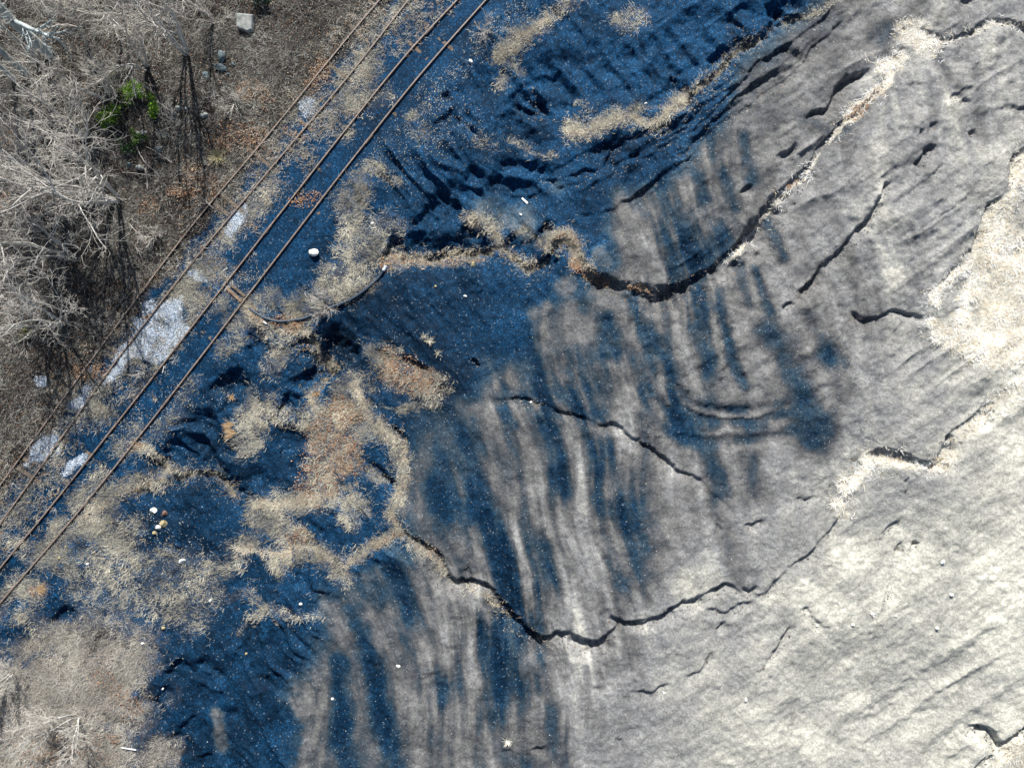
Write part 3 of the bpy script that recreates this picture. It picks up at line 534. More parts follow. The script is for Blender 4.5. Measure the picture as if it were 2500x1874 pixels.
def ground_material():
    m, nt, b = newmat('ground')
    L = nt.links
    geo = N(nt, 'ShaderNodeNewGeometry').outputs['Position']
    def attr(n): 
        a = N(nt, 'ShaderNodeAttribute'); a.attribute_name = n; return a.outputs['Fac']
    def noise(s, det=4, rough=.6):
        n = N(nt, 'ShaderNodeTexNoise', noise_dimensions='2D'); n.inputs['Scale'].default_value = s; n.inputs['Detail'].default_value = det; n.inputs['Roughness'].default_value = rough
        L.new(geo, n.inputs['Vector']); return n.outputs['Fac']
    def cells(s, out='Color'):
        n = N(nt, 'ShaderNodeTexVoronoi', voronoi_dimensions='2D'); n.inputs['Scale'].default_value = s; L.new(geo, n.inputs['Vector']); return n.outputs[out]
    dustA, soilA, grassA, bankA, ballA, lowA = [attr(k) for k in ('dust', 'soil', 'grass', 'bank', 'ballast', 'lowland')]
    fine = noise(11, 3, .75); mid = noise(1.6, 3, .6)
    cellv = N(nt, 'ShaderNodeSeparateColor'); L.new(cells(11.0), cellv.inputs[0])
    cellv2 = N(nt, 'ShaderNodeSeparateColor'); L.new(cells(17.0), cellv2.inputs[0])
    # coal to dust
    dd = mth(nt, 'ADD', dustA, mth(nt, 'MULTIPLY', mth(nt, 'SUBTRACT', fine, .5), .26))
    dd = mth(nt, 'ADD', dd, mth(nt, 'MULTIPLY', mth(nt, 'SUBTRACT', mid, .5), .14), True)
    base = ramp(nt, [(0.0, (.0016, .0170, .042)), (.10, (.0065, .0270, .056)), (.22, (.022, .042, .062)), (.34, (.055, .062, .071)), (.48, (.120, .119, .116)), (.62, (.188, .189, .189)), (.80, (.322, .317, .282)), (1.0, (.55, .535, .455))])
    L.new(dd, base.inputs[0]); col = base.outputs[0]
    toneA = attr('tone'); tn_ = N(nt, 'ShaderNodeCombineColor'); [L.new(toneA, tn_.inputs[i]) for i in range(3)]
    col = mixc(nt, 1.0, col, tn_.outputs[0], 'MULTIPLY')
    # grain: each cell a grain of coal or shale a little lighter or darker
    grain = mth(nt, 'ADD', mth(nt, 'MULTIPLY', cellv.outputs[0], .44), .80)
    gr = N(nt, 'ShaderNodeCombineColor'); [L.new(grain, gr.inputs[i]) for i in range(3)]
    col = mixc(nt, 1.0, col, gr.outputs[0], 'MULTIPLY')
    gfac = mth(nt, 'MULTIPLY', mth(nt, 'SUBTRACT', .42, dustA, True), 2.4, True)
    gg = mth(nt, 'ADD', mth(nt, 'MULTIPLY', mth(nt, 'POWER', cellv2.outputs[0], 3.0), 1.5), .58)
    g2 = N(nt, 'ShaderNodeCombineColor'); [L.new(gg, g2.inputs[i]) for i in range(3)]
    col = mixc(nt, gfac, col, mixc(nt, 1.0, col, g2.outputs[0], 'MULTIPLY'))
    spark = mth(nt, 'GREATER_THAN', cellv2.outputs[1], .986)
    col = mixc(nt, mth(nt, 'MULTIPLY', spark, .30), col, (.34, .38, .40))
    # woodland soil and litter
    lit = ramp(nt, [(.30, (.006, .0055, .005)), (.46, (.015, .013, .0115)), (.58, (.038, .034, .030)), (.75, (.12, .108, .096))])
    L.new(mth(nt, 'ADD', mth(nt, 'MULTIPLY', fine, .75), mth(nt, 'MULTIPLY', cellv2.outputs[0], .28)), lit.inputs[0])
    litc = mixc(nt, mth(nt, 'MULTIPLY', mth(nt, 'GREATER_THAN', cellv.outputs[1], .93), .55), lit.outputs[0], (.10, .05, .028))
    col = mixc(nt, soilA, col, litc)
    thatch = ramp(nt, [(.3, (.05, .045, .04)), (.5, (.16, .135, .11)), (.68, (.30, .26, .21))])
    L.new(mth(nt, 'ADD', mth(nt, 'MULTIPLY', fine, .7), mth(nt, 'MULTIPLY', cellv2.outputs[2], .3)), thatch.inputs[0])
    col = mixc(nt, mth(nt, 'MULTIPLY', lowA, mth(nt, 'ADD', mth(nt, 'MULTIPLY', fine, 2.6), -.5, True), True), col, thatch.outputs[0])
    gm = mth(nt, 'MULTIPLY', grassA, mth(nt, 'ADD', mth(nt, 'MULTIPLY', fine, 2.2), -.55, True), True)
    col = mixc(nt, mth(nt, 'MULTIPLY', gm, .45), col, thatch.outputs[0])
    straw = ramp(nt, [(.3, (.30, .24, .15)), (.45, (.62, .56, .44)), (.6, (.80, .76, .66))])
    L.new(fine, straw.inputs[0])
    col = mixc(nt, mth(nt, 'MULTIPLY', bankA, .8), col, straw.outputs[0])
    bl = ramp(nt, [(.0, (.11, .15, .20)), (.35, (.32, .40, .50)), (1., (.60, .68, .79))])
    L.new(cellv.outputs[2], bl.inputs[0])
    bm = mth(nt, 'MULTIPLY', ballA, mth(nt, 'ADD', mth(nt, 'MULTIPLY', fine, 3.5), -.6, True), True)
    col = mixc(nt, bm, col, bl.outputs[0])
    L.new(col, b.inputs['Base Color'])
    b.inputs['Roughness'].default_value = .72
    b.inputs['Specular IOR Level'].default_value = .10
    bump = N(nt, 'ShaderNodeBump'); bump.inputs['Strength'].default_value = .5; bump.inputs['Distance'].default_value = .05
    hsum = mth(nt, 'ADD', fine, mth(nt, 'MULTIPLY', cellv.outputs[0], .5))
    L.new(hsum, bump.inputs['Height']); L.new(bump.outputs[0], b.inputs['Normal'])
    return m
M_GROUND = ground_material()

def attr_material(name, rough=.8, spec=.2, tr=0.0):
    m, nt, b = newmat(name)
    a = N(nt, 'ShaderNodeAttribute'); a.attribute_name = 'tint'
    nt.links.new(a.outputs['Color'], b.inputs['Base Color'])
    b.inputs['Roughness'].default_value = rough; b.inputs['Specular IOR Level'].default_value = spec
    return m
M_BLADE = attr_material('dry_grass_blade', .8, .15)
M_PEBBLE = attr_material('pebble', .85, .2)
M_LEAF = attr_material('fallen_leaf', .7, .2)

def mottled(name, c0, c1, scale=4.0, rough=.8, spec=.25, bump=.3, lo=.35, hi=.65, metal=0.0, coords='Object'):
    m, nt, b = newmat(name)
    tc = N(nt, 'ShaderNodeTexCoord')
    n = N(nt, 'ShaderNodeTexNoise'); n.inputs['Scale'].default_value = scale; n.inputs['Detail'].default_value = 6; n.inputs['Roughness'].default_value = .65
    nt.links.new(tc.outputs[coords], n.inputs['Vector'])
    r = ramp(nt, [(lo, c0), (hi, c1)]); nt.links.new(n.outputs['Fac'], r.inputs[0])
    nt.links.new(r.outputs[0], b.inputs['Base Color'])
    b.inputs['Roughness'].default_value = rough; b.inputs['Specular IOR Level'].default_value = spec; b.inputs['Metallic'].default_value = metal
    if bump:
        bp = N(nt, 'ShaderNodeBump'); bp.inputs['Strength'].default_value = bump; bp.inputs['Distance'].default_value = .03
        nt.links.new(n.outputs['Fac'], bp.inputs['Height']); nt.links.new(bp.outputs[0], b.inputs['Normal'])
    return m
M_BARK = mottled('grey_bark', (.38, .365, .335), (.62, .60, .56), 3)
M_BARKW = mottled('pale_bark', (.28, .33, .33), (.56, .62, .62), 2.5)
M_TWIG = mottled('twig', (.40, .37, .325), (.61, .575, .52), 1.2, bump=0)
M_DEAD = mottled('bleached_branch', (.26, .24, .22), (.50, .47, .43), 5)
M_RUST = mottled('rusty_rail', (.05, .037, .030), (.17, .12, .09), 6, .65, .4, .4)
M_RAILTOP = mottled('worn_rail_head', (.16, .12, .095), (.31, .24, .195), 5, .5, .5, .2)
M_TIE = mottled('weathered_timber', (.06, .045, .035), (.20, .155, .115), 7)
M_PLANK = mottled('tan_timber', (.10, .07, .05), (.30, .22, .15), 6)
M_HOSE = mottled('black_hose', (.006, .018, .035), (.02, .045, .075), 8, .45, .5, .15)
M_WHITE = mottled('white_plastic', (.55, .58, .60), (.75, .77, .78), 6, .5, .4, .1)
M_MOSS = attr_material('green_leaf', .6, .3)
def stone_mat(name, c0, c1): return mottled(name, c0, c1, 2.2, .85, .2, .6)
M_ST_GREY = stone_mat('grey_stone', (.14, .155, .15), (.36, .37, .35))
M_ST_DARK = stone_mat('blue_grey_stone', (.05, .075, .085), (.17, .21, .22))
M_ST_WHITE = stone_mat('white_stone', (.66, .65, .60), (.84, .83, .78))
M_ST_TAN = stone_mat('yellow_stone', (.26, .21, .10), (.50, .44, .27))
M_ST_BROWN = stone_mat('brown_stone', (.10, .06, .045), (.26, .16, .12))

# ------------------------------------------------------------------ object helpers
def tag(o, label=None, cat=None, group=None, kind=None):
    if label: o['label'] = label
    if cat: o['category'] = cat
    if group: o['group'] = group
    if kind: o['kind'] = kind
    return o
def mesh_obj(name, verts, faces, mat, parent=None, smoothed=False, loc=None):
    me = bpy.data.meshes.new(name)
    me.from_pydata([tuple(v) for v in verts], [], faces); me.update()
    if smoothed: me.polygons.foreach_set('use_smooth', [True] * len(me.polygons))
    me.materials.append(mat)
    o = bpy.data.objects.new(name, me); COL.objects.link(o)
    if parent: o.parent = parent
    if loc is not None: o.location = loc
    return o
def fast_mesh(name, V, F, mat, parent=None, tint=None, smoothed=False):
    """V (n,3) array, F (m,k) array; tint (n,3) per-point colour"""
    me = bpy.data.meshes.new(name)
    n, (mm, k) = len(V), F.shape
    me.vertices.add(n); me.vertices.foreach_set('co', np.ascontiguousarray(V, np.float32).ravel())
    me.loops.add(mm * k); me.loops.foreach_set('vertex_index', np.ascontiguousarray(F, np.int32).ravel())
    me.polygons.add(mm); me.polygons.foreach_set('loop_start', np.arange(0, mm * k, k, dtype=np.int32))
    me.update(calc_edges=True)
    if smoothed: me.polygons.foreach_set('use_smooth', np.ones(mm, bool))
    if tint is not None:
        a = me.attributes.new('tint', 'FLOAT_COLOR', 'POINT')
        c = np.ones((n, 4), np.float32); c[:, :3] = tint; a.data.foreach_set('color', c.ravel())
    me.materials.append(mat)
    o = bpy.data.objects.new(name, me); COL.objects.link(o)
    if parent: o.parent = parent
    return o
def empty(name, loc, rz=0.0):
    o = bpy.data.objects.new(name, None); COL.objects.link(o); o.location = loc; o.rotation_euler = (0, 0, rz); o.empty_display_size = .2
    return o

# ------------------------------------------------------------------ ground sheets
idx = np.arange(NU * NV).reshape(NV, NU)
F = np.stack([idx[1:, :-1], idx[1:, 1:], idx[:-1, 1:], idx[:-1, :-1]], -1).reshape(-1, 4)
ground = fast_mesh('ground', np.stack([XX, YY, HH], -1).reshape(-1, 3), F, M_GROUND, smoothed=True)
def put_attr(o, name, arr):
    a = o.data.attributes.new(name, 'FLOAT', 'POINT'); a.data.foreach_set('value', np.ascontiguousarray(arr, np.float32).ravel())
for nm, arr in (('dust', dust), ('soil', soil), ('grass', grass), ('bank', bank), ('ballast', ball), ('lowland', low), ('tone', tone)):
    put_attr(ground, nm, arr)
tag(ground, 'eroded black coal heap dusted pale grey with woodland floor along its edge', None, None, 'structure')
# the land beyond, coarse
cu = np.concatenate([np.arange(-16000, -600, 400), np.arange(-600, 3200, 50), np.arange(3200, 19000, 400)]).astype(float)
cv = np.concatenate([np.arange(-16000, -600, 400), np.arange(-600, 2600, 50), np.arange(2600, 18000, 400)]).astype(float)
CU, CV = np.meshgrid(cu, cv)
CZ = macro(np.clip(CU, -800, 3300), np.clip(CV, -700, 2600))
inside = (CU > U0 + 40) & (CU < U1 - 40) & (CV > V0 + 40) & (CV < V1 - 40)
CK = (CAMZ - CZ) / FPX
n1, n2 = CU.shape
idx = np.arange(n1 * n2).reshape(n1, n2)
keep = ~(inside[1:, :-1] & inside[1:, 1:] & inside[:-1, 1:] & inside[:-1, :-1])
F = np.stack([idx[1:, :-1], idx[1:, 1:], idx[:-1, 1:], idx[:-1, :-1]], -1)[keep]
CZ2 = CZ - .04 - .25 * inside + .3 * fbm(CU, CV, 160, 3, 301) * sstep(60, 300, np.maximum(np.maximum(U0 - CU, CU - U1), np.maximum(V0 - CV, CV - V1)))
far = fast_mesh('far_ground', np.stack([(CU - UC) * CK, -(CV - VC) * CK, CZ2], -1).reshape(-1, 3), F, M_GROUND, smoothed=True)
cs = sstep(-14, 18, -((CU - (905 - .78 * CV)) * .78 - 26))
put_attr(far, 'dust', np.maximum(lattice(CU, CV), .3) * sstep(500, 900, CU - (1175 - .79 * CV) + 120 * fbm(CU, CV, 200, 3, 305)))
put_attr(far, 'soil', cs)
put_attr(far, 'tone', np.clip(1 + .8 * fbm(CU, CV, 220, 3, 303), .4, 1.8))
for nm in ('grass', 'bank', 'ballast', 'lowland'): put_attr(far, nm, np.zeros(CU.shape))
tag(far, 'land beyond the heap', None, None, 'structure')

# ------------------------------------------------------------------ railway tracks
def sweep(P, prof, closed_ends=True):
    """sweep an (x,z) profile along 3-D points P (n,3); returns verts, faces"""
    n, k = len(P), len(prof)
    V = np.zeros((n * k, 3)); T = np.gradient(P, axis=0)
    S = np.stack([T[:, 1], -T[:, 0], np.zeros(n)], -1); S /= np.linalg.norm(S, axis=1, keepdims=True) + 1e-9
    for j, (x, z) in enumerate(prof):
        V[j::k] = P + S * x + np.array([0, 0, z])
    F = []
    for i in range(n - 1):
        for j in range(k):
            j2 = (j + 1) % k
            F.append((i * k + j, (i + 1) * k + j, (i + 1) * k + j2, i * k + j2))
    F.append(tuple(range(k - 1, -1, -1))); F.append(tuple((n - 1) * k + j for j in range(k)))
    return V, F
RPROF = [(-.07, 0), (.07, 0), (.07, .015), (.014, .03), (.014, .105), (.038, .115), (.038, .15), (-.038, .15), (-.038, .115), (-.014, .105), (-.014, .03), (-.07, .015)]
def ground_line(pts, dz, every=9.0):
    C = smooth(pts, every)
    p = at(C[:, 0], C[:, 1]); z = p[:, 2].copy()
    for _ in range(12): z[1:-1] = (z[:-2] + z[1:-1] * 2 + z[2:]) / 4
    p[:, 2] = z + dz
    return p
def box_verts(l, wd, h, bev=0.012):
    a, b, c = l / 2, wd / 2, h / 2
    V = []
    for sx in (-1, 1):
        for (y, z) in [(-b, -c), (b, -c), (b, c - bev), (b - bev, c), (-b + bev, c), (-b, c - bev)]:
            V.append((sx * (a - (bev if abs(z) >= c - 1e-6 and z > 0 else 0)), y, z))
    F = [(5, 4, 3, 2, 1, 0), (6, 7, 8, 9, 10, 11)]
    for j in range(6):
        j2 = (j + 1) % 6
        F.append((j, j2, j2 + 6, j + 6))
    return V, F
SLV, SLF = box_verts(2.5, .24, .16)
sleeper_mesh = bpy.data.meshes.new('sleeper'); sleeper_mesh.from_pydata(SLV, [], SLF); sleeper_mesh.materials.append(M_TIE)
JBV, JBF = box_verts(.75, .05, .10)
joint_mesh = bpy.data.meshes.new('joint_bar'); joint_mesh.from_pydata(JBV, [], JBF); joint_mesh.materials.append(M_RUST)
def track(ia, ib, label, joints, bury, sink):
    A = ground_line(RAILS[ia], sink); B = ground_line(RAILS[ib], sink)
    m = len(A) // 2
    c0 = (A[m] + B[len(B) // 2]) / 2
    root = empty('railway_track', c0)
    tag(root, label, 'railway track', 'railway tracks beside the heap')
    for ri, Pp in ((ia, A), (ib, B)):
        V, F = sweep(Pp - c0, RPROF)
        o = mesh_obj('rail', V, F, M_RUST, root)
        o.data.materials.append(M_RAILTOP)
        k = len(RPROF)
        for i, pl in enumerate(o.data.polygons):
            if i < len(F) - 2 and i % k in (5, 6, 7): pl.material_index = 1
        for v in joints[ri]:
            u = float(rail_u(ri, v)); u2 = float(rail_u(ri, v - 10)); p = P3(u, v); q = P3(u2, v - 10)
            zz = np.interp(p.y, Pp[:, 1], Pp[:, 2])
            ang = math.atan2(q.y - p.y, q.x - p.x)
            for sgn in (-1, 1):
                j = bpy.data.objects.new('joint_bar', joint_mesh); COL.objects.link(j); j.parent = o
                j.location = (p.x - c0[0] - sgn * .05 * math.sin(ang), p.y - c0[1] + sgn * .05 * math.cos(ang), zz - c0[2] + .085)
                j.rotation_euler = (0, 0, ang)
    # sleepers, most of them half buried
    mid = [((a + b) / 2) for a, b in zip(*(np.array([[rail_u(i, v), v] for v in np.arange(-120, 1660, 4.0)]) for i in (ia, ib)))]
    M = at(np.array(mid)[:, 0], np.array(mid)[:, 1])
    run = 0; nxt = 0
    for i in range(1, len(M)):
        seg = np.hypot(*(M[i, :2] - M[i - 1, :2])); run += seg
        u, v = mid[i]
        if run < nxt or not (-90 < u < 2500 and -90 < v < 1960): continue
        nxt = run + .62
        d = M[i] - M[i - 1]
        if seg < 1e-6: continue
        o = bpy.data.objects.new('sleeper', sleeper_mesh); COL.objects.link(o); o.parent = root
        z = float(bil(HH, u, v))
        o.location = (M[i, 0] - c0[0] + random.uniform(-.08, .08), M[i, 1] - c0[1] + random.uniform(-.05, .05), z - c0[2] - .08 + bury(u, v))
        o.rotation_euler = (random.uniform(-.02, .02), random.uniform(-.02, .02), math.atan2(d[1], d[0]) + math.pi / 2 + random.uniform(-.04, .04))
def bury_l(u, v): return random.uniform(-.11, .02) + (.02 if v < 420 else 0)
def bury_r(u, v): return random.uniform(-.13, .004)
track(0, 1, 'rusty railway track nearest the woods, half buried in leaf litter', {0: [250, 700, 1010], 1: [330, 830]}, bury_l, -.025)
track(2, 3, 'rusty railway track at the foot of the coal heap, blackened by coal', {2: [75, 560, 1042], 3: [340, 985, 1270]}, bury_r, -.015)

# planks lying across the right-hand track where the hose passes under
def bar_obj(name, a, b, wd, h, mat, label, cat, group=None, dz=.0):
    pa, pb = P3(*a), P3(*b); L = (pb - pa).length
    V, F = box_verts(L, wd, h)
    o = mesh_obj(name, V, F, mat, None, False, (pa + pb) / 2 + Vector((0, 0, dz)))
    o.rotation_euler = (0, -math.asin(max(-1, min(1, (pb.z - pa.z) / max(L, .01)))), math.atan2(pb.y - pa.y, pb.x - pa.x))
    tag(o, label, cat, group); return o
def zp(z, x, y): return Z(z, [(x, y)])[0]
bar_obj('wooden_plank', zp('D', 1438, 218), zp('D', 1530, 300), .20, .09, M_PLANK, 'tan timber plank wedged between the rails where the hose passes', 'plank', None, .06)
bar_obj('wooden_plank', zp('D', 1462, 196), zp('D', 1552, 268), .16, .10, M_TIE, 'dark weathered timber between the rails beside the tan plank', 'plank', None, .05)

# ------------------------------------------------------------------ drainage hose
HZ = [(600 + x * .193, 620 + y * .193) for x, y in [(40, 680), (150, 752), (280, 820), (420, 858), (520, 855), (700, 830), (820, 792), (950, 722), (1060, 685), (1200, 640), (1350, 572), (1500, 470), (1620, 360), (1700, 270), (1748, 195)]]
C = smooth(HZ, 1.2)
p = at(C[:, 0], C[:, 1]); z = p[:, 2].copy()
for _ in range(300): z[1:-1] = (z[:-2] + z[1:-1] * 2 + z[2:]) / 4
p[:, 2] = z + .085
p[:8, 2] -= np.linspace(.15, 0, 8)
hroot = empty('drainage_hose', p[len(p) // 2]); c0 = p[len(p) // 2].copy()
tag(hroot, 'black corrugated drainage hose curving across the grass from the rails', 'hose')
def tube(P, R, k=10):
    n = len(P); T = np.gradient(P, axis=0); T /= np.linalg.norm(T, axis=1, keepdims=True) + 1e-9
    up = np.array([0, 0, 1.0]); S = np.cross(T, up); S /= np.linalg.norm(S, axis=1, keepdims=True) + 1e-9; W = np.cross(S, T)
    a = np.arange(k) / k * 2 * math.pi
    V = (P[:, None, :] + R[:, None, None] * (np.cos(a)[None, :, None] * S[:, None, :] + np.sin(a)[None, :, None] * W[:, None, :])).reshape(-1, 3)
    F = [(i * k + j, i * k + (j + 1) % k, (i + 1) * k + (j + 1) % k, (i + 1) * k + j) for i in range(n - 1) for j in range(k)]
    F.append(tuple(range(k))); F.append(tuple((n - 1) * k + j for j in range(k - 1, -1, -1)))
    return V, F
R = .088 + .012 * (np.arange(len(p)) % 3 == 0)
V, F = tube(p - c0, R); mesh_obj('hose_tube', V, F, M_HOSE, hroot, True)
e = p[-1]; d = p[-1] - p[-6]; d /= np.linalg.norm(d)
ep = np.array([e - d * .08, e - d * .02, e + d * .10, e + d * .12, e + d * .20, e + d * .26, e + d * .27]) - c0
V, F = tube(ep, np.array([.10, .115, .115, .095, .12, .12, .08]), 14); mesh_obj('end_fitting', V, F, M_WHITE, hroot, False)

# ------------------------------------------------------------------ loose white pieces
bar_obj('pipe_offcut', zp('B', 1165, 1243), zp('B', 1202, 1284), .13, .10, M_WHITE, 'straight white pipe offcut lying alone on dark coal near the centre top', 'pipe', None, .05)
bar_obj('pole', zp('G', 772, 1524), zp('G', 868, 1537), .07, .06, M_WHITE, 'thin white pole lying on the dry grass in the lower left', 'pole', None, .10)
bar_obj('stick', zp('D', 1030, 752), zp('D', 1041, 708), .05, .04, M_WHITE, 'short white stick on coal just inside the right-hand track', 'stick', None, .05)
bar_obj('plastic_scrap', zp('X', 648, 786), zp('X', 657, 792), .10, .05, M_WHITE, 'small white plastic scrap in grass below the black hose', 'scrap', None, .08)

# ------------------------------------------------------------------ stones that can be told apart
def ico(sub=2):
    t = (1 + 5 ** .5) / 2
    v = [(-1, t, 0), (1, t, 0), (-1, -t, 0), (1, -t, 0), (0, -1, t), (0, 1, t), (0, -1, -t), (0, 1, -t), (t, 0, -1), (t, 0, 1), (-t, 0, -1), (-t, 0, 1)]
    f = [(0, 11, 5), (0, 5, 1), (0, 1, 7), (0, 7, 10), (0, 10, 11), (1, 5, 9), (5, 11, 4), (11, 10, 2), (10, 7, 6), (7, 1, 8), (3, 9, 4), (3, 4, 2), (3, 2, 6), (3, 6, 8), (3, 8, 9), (4, 9, 5), (2, 4, 11), (6, 2, 10), (8, 6, 7), (9, 8, 1)]
    v = [np.array(x) / np.linalg.norm(x) for x in v]
    for _ in range(sub):
        cache = {}; nf = []
        def midp(a, b):
            key = (min(a, b), max(a, b))
            if key not in cache:
                m = v[a] + v[b]; v.append(m / np.linalg.norm(m)); cache[key] = len(v) - 1
            return cache[key]
        for a, b, c in f:
            ab, bc, ca = midp(a, b), midp(b, c), midp(c, a)
            nf += [(a, ab, ca), (b, bc, ab), (c, ca, bc), (ab, bc, ca)]
        f = nf
    return np.array(v), f
ICO2 = ico(2); ICO1 = ico(1)
def stone(z, x, y, sx, sy, mat, label, name='stone', cuts=9, hz=.55, rot=None, sc=ZS):
    u, v = zp(z, x, y); p = P3(u, v)
    r = np.random.default_rng(int(x * 7 + y * 13 + ord(z)))
    V, F = ICO2 if sx * sc > 7 else ICO1
    V = V.copy()
    for _ in range(cuts):                      # planar facets, as broken rock has
        n = r.normal(size=3); n /= np.linalg.norm(n); dd = r.uniform(.55, .9)
        s = V @ n; over = s > dd
        V[over] -= np.outer(s[over] - dd, n)
    V *= 1 + .04 * r.normal(size=(len(V), 1))
    V[:, 0] /= np.abs(V[:, 0]).max(); V[:, 1] /= np.abs(V[:, 1]).max()
    a, b = sx * sc * .0264 / 2, sy * sc * .0264 / 2
    V *= np.array([a, b, hz * (a + b) / 1.2])
    o = mesh_obj(name, V, F, mat, None, False, p + Vector((0, 0, hz * (a + b) * .18)))
    o.rotation_euler = (0, 0, r.uniform(-.4, .4) if rot is None else rot)
    tag(o, label, 'rock' if name == 'boulder' else 'stone')
    return o
g, dk, wh, tn, bn = M_ST_GREY, M_ST_DARK, M_ST_WHITE, M_ST_TAN, M_ST_BROWN
# the big slab is a squared block
def slab():
    u, v = zp('A', 1565, 158); p = P3(u, v)
    q = [(-.58, .60), (.50, .50), (.42, -.50), (.12, -.62), (-.60, -.28)]
    V = [(x, y, -.15) for x, y in q] + [(x * 1.0, y * 1.0, .40) for x, y in q] + [(x * .86, y * .86, .47 + .05 * x) for x, y in q]
    F = [(4, 3, 2, 1, 0), (10, 11, 12, 13, 14)]
    for lv in (0, 5):
        for j in range(5):
            j2 = (j + 1) % 5; F.append((lv + j, lv + j2, lv + 5 + j2, lv + 5 + j))
    o = mesh_obj('boulder', V, [tuple(reversed(f)) for f in F], g, None, False, p)
    tag(o, 'large squared grey stone slab at the wood edge near the top', 'rock')
slab()
STN = [
    ('A', 1405, 365, 55, 90, dk, 'tall blue-grey boulder, upper of the dark rock pile in the woods', 'boulder'), ('A', 1398, 432, 85, 50, dk, 'wide blue-grey boulder, lower of the dark rock pile in the woods', 'boulder'),
    ('A', 1475, 410, 32, 30, dk, 'small pale blue stone right of the dark rock pile', 'stone'), ('A', 1305, 480, 46, 46, dk, 'dark blue boulder standing left of and below the dark rock pile', 'boulder'),
    ('A', 1445, 470, 26, 22, dk, 'small dark stone just below the blue-grey rock pile', 'stone'),
    ('A', 1135, 690, 50, 36, g, 'pale grey oval stone right of the green bushes', 'stone'), ('A', 1107, 718, 28, 26, g, 'small grey stone touching the pale oval stone by the bushes', 'stone'), ('A', 1298, 735, 68, 42, g, 'long pale grey stone alone on the wood floor', 'stone'),
    ('A', 1182, 694, 30, 24, g, 'small dull stone between the oval and the long pale stone', 'stone'), ('A', 822, 1046, 48, 34, dk, 'dark angular stone left of the grey rock under the bare tree', 'stone'), ('A', 890, 1066, 66, 46, g, 'grey broken boulder below the lowest green bush', 'boulder'),
    ('A', 1012, 950, 52, 42, g, 'dull olive-grey boulder right of the lowest green bush', 'boulder'), ('A', 898, 846, 74, 32, g, 'flat grey stone above the lowest green bush', 'stone'), ('A', 672, 510, 22, 20, dk, 'small bluish stone at the edge of the bare crowns', 'stone'),
    ('A', 1990, 1600, 72, 52, wh, 'white boulder with a grass tuft, alone beside the right-hand track', 'boulder'),
    ('G', 975, 30, 44, 42, wh, 'white three-cornered stone, top of the group of loose stones lower left', 'stone'), ('G', 1047, 45, 40, 40, bn, 'reddish brown stone right of the white three-cornered stone', 'stone'), ('G', 1045, 105, 50, 52, tn, 'yellow rounded stone, biggest of the group lower left', 'stone'),
    ('G', 1012, 135, 40, 34, wh, 'white stone touching the yellow rounded stone', 'stone'), ('G', 987, 166, 26, 24, tn, 'small yellow stone, lowest of the group lower left', 'stone'), ('G', 1160, 345, 48, 32, wh, 'whitish oval stone in thin grass below the stone group', 'stone'),
    ('G', 424, 256, 16, 16, tn, 'tiny yellow stone in the grass beside the lower track end', 'stone'), ('G', 380, 328, 20, 18, tn, 'tiny tan stone nearer the rail in the grass lower left', 'stone'), ('G', 925, 855, 26, 22, wh, 'small white stone at the dark gap in the lower left grass', 'stone'),
    ('G', 1042, 766, 30, 20, tn, 'small long tan stone in thin grass left of the coal folds', 'stone'), ('G', 560, 365, 22, 18, wh, 'small white stone left of the whitish oval stone', 'stone'), ('G', 1906, 617, 24, 20, wh, 'bright white stone on coal above the pale grass arc', 'stone'),
    ('G', 1328, 600, 20, 20, wh, 'small white stone in the wispy grass, left of the pale arc', 'stone'), ('G', 1033, 1152, 16, 24, wh, 'tiny white stone at the left edge of the lower coal slope', 'stone'), ('G', 1555, 938, 16, 16, tn, 'tiny cream stone on dark coal above the lower folds', 'stone'),
    ('G', 2101, 1223, 18, 18, wh, 'tiny white stone on the grey dust tongue, lower left', 'stone'), ('B', 840, 396, 30, 28, wh, 'white stone among pale specks right of the upper track', 'stone'), ('B', 1155, 1360, 22, 18, wh, 'small white stone on the olive silt above the main gully', 'stone'),
    ('B', 219, 1416, 22, 22, wh, 'small white stone in the tangled grass left of the pits', 'stone'), ('B', 1945, 661, 18, 18, wh, 'tiny white stone beside the upper grass-lined gully', 'stone'), ('E', 855, 66, 22, 36, tn, 'upright tan stone below the main gully grass', 'stone'),
    ('E', 806, 268, 24, 14, wh, 'tiny white stone on the dark coal flat below the main gully', 'stone'), ('E', 618, 207, 18, 18, tn, 'tiny tan stone on the dark coal flat, nearest the hose', 'stone'), ('E', 1222, 936, 18, 16, wh, 'tiny white stone on the edge of the middle crack', 'stone'),
    ('H', 380, 1018, 28, 20, wh, 'small white crescent-shaped stone on the lower grey slope', 'stone'), ('H', 2063, 1187, 24, 20, wh, 'white stone beside a thin crack low on the pale slope', 'stone'), ('I', 1692, 360, 24, 32, wh, 'white stone right of the arched crack on the pale slope', 'stone'),
    ('I', 1745, 562, 26, 22, wh, 'white stone farther down the pale slope, right side', 'stone'), ('I', 1235, 680, 26, 24, wh, 'white stone in the middle of the pale slope', 'stone'), ('I', 1112, 748, 20, 20, wh, 'small white stone below left of the middle pale-slope stone', 'stone'),
    ('I', 1646, 770, 22, 22, wh, 'small white stone under the beige stain on the pale slope', 'stone'), ('I', 441, 1226, 20, 28, wh, 'white stone on the lower left of the pale slope', 'stone'), ('I', 1385, 692, 16, 16, wh, 'tiny white stone below the long vertical crack, pale slope', 'stone'),
    ('I', 895, 760, 18, 14, wh, 'tiny white stone at the head of the forked crack', 'stone'), ('E', 1440, 240, 60, 50, None, '', ''),
]
for z, x, y, sx, sy, mt, lab, nm in STN:
    if mt is not None: stone(z, x, y, sx, sy, mt, lab, nm)

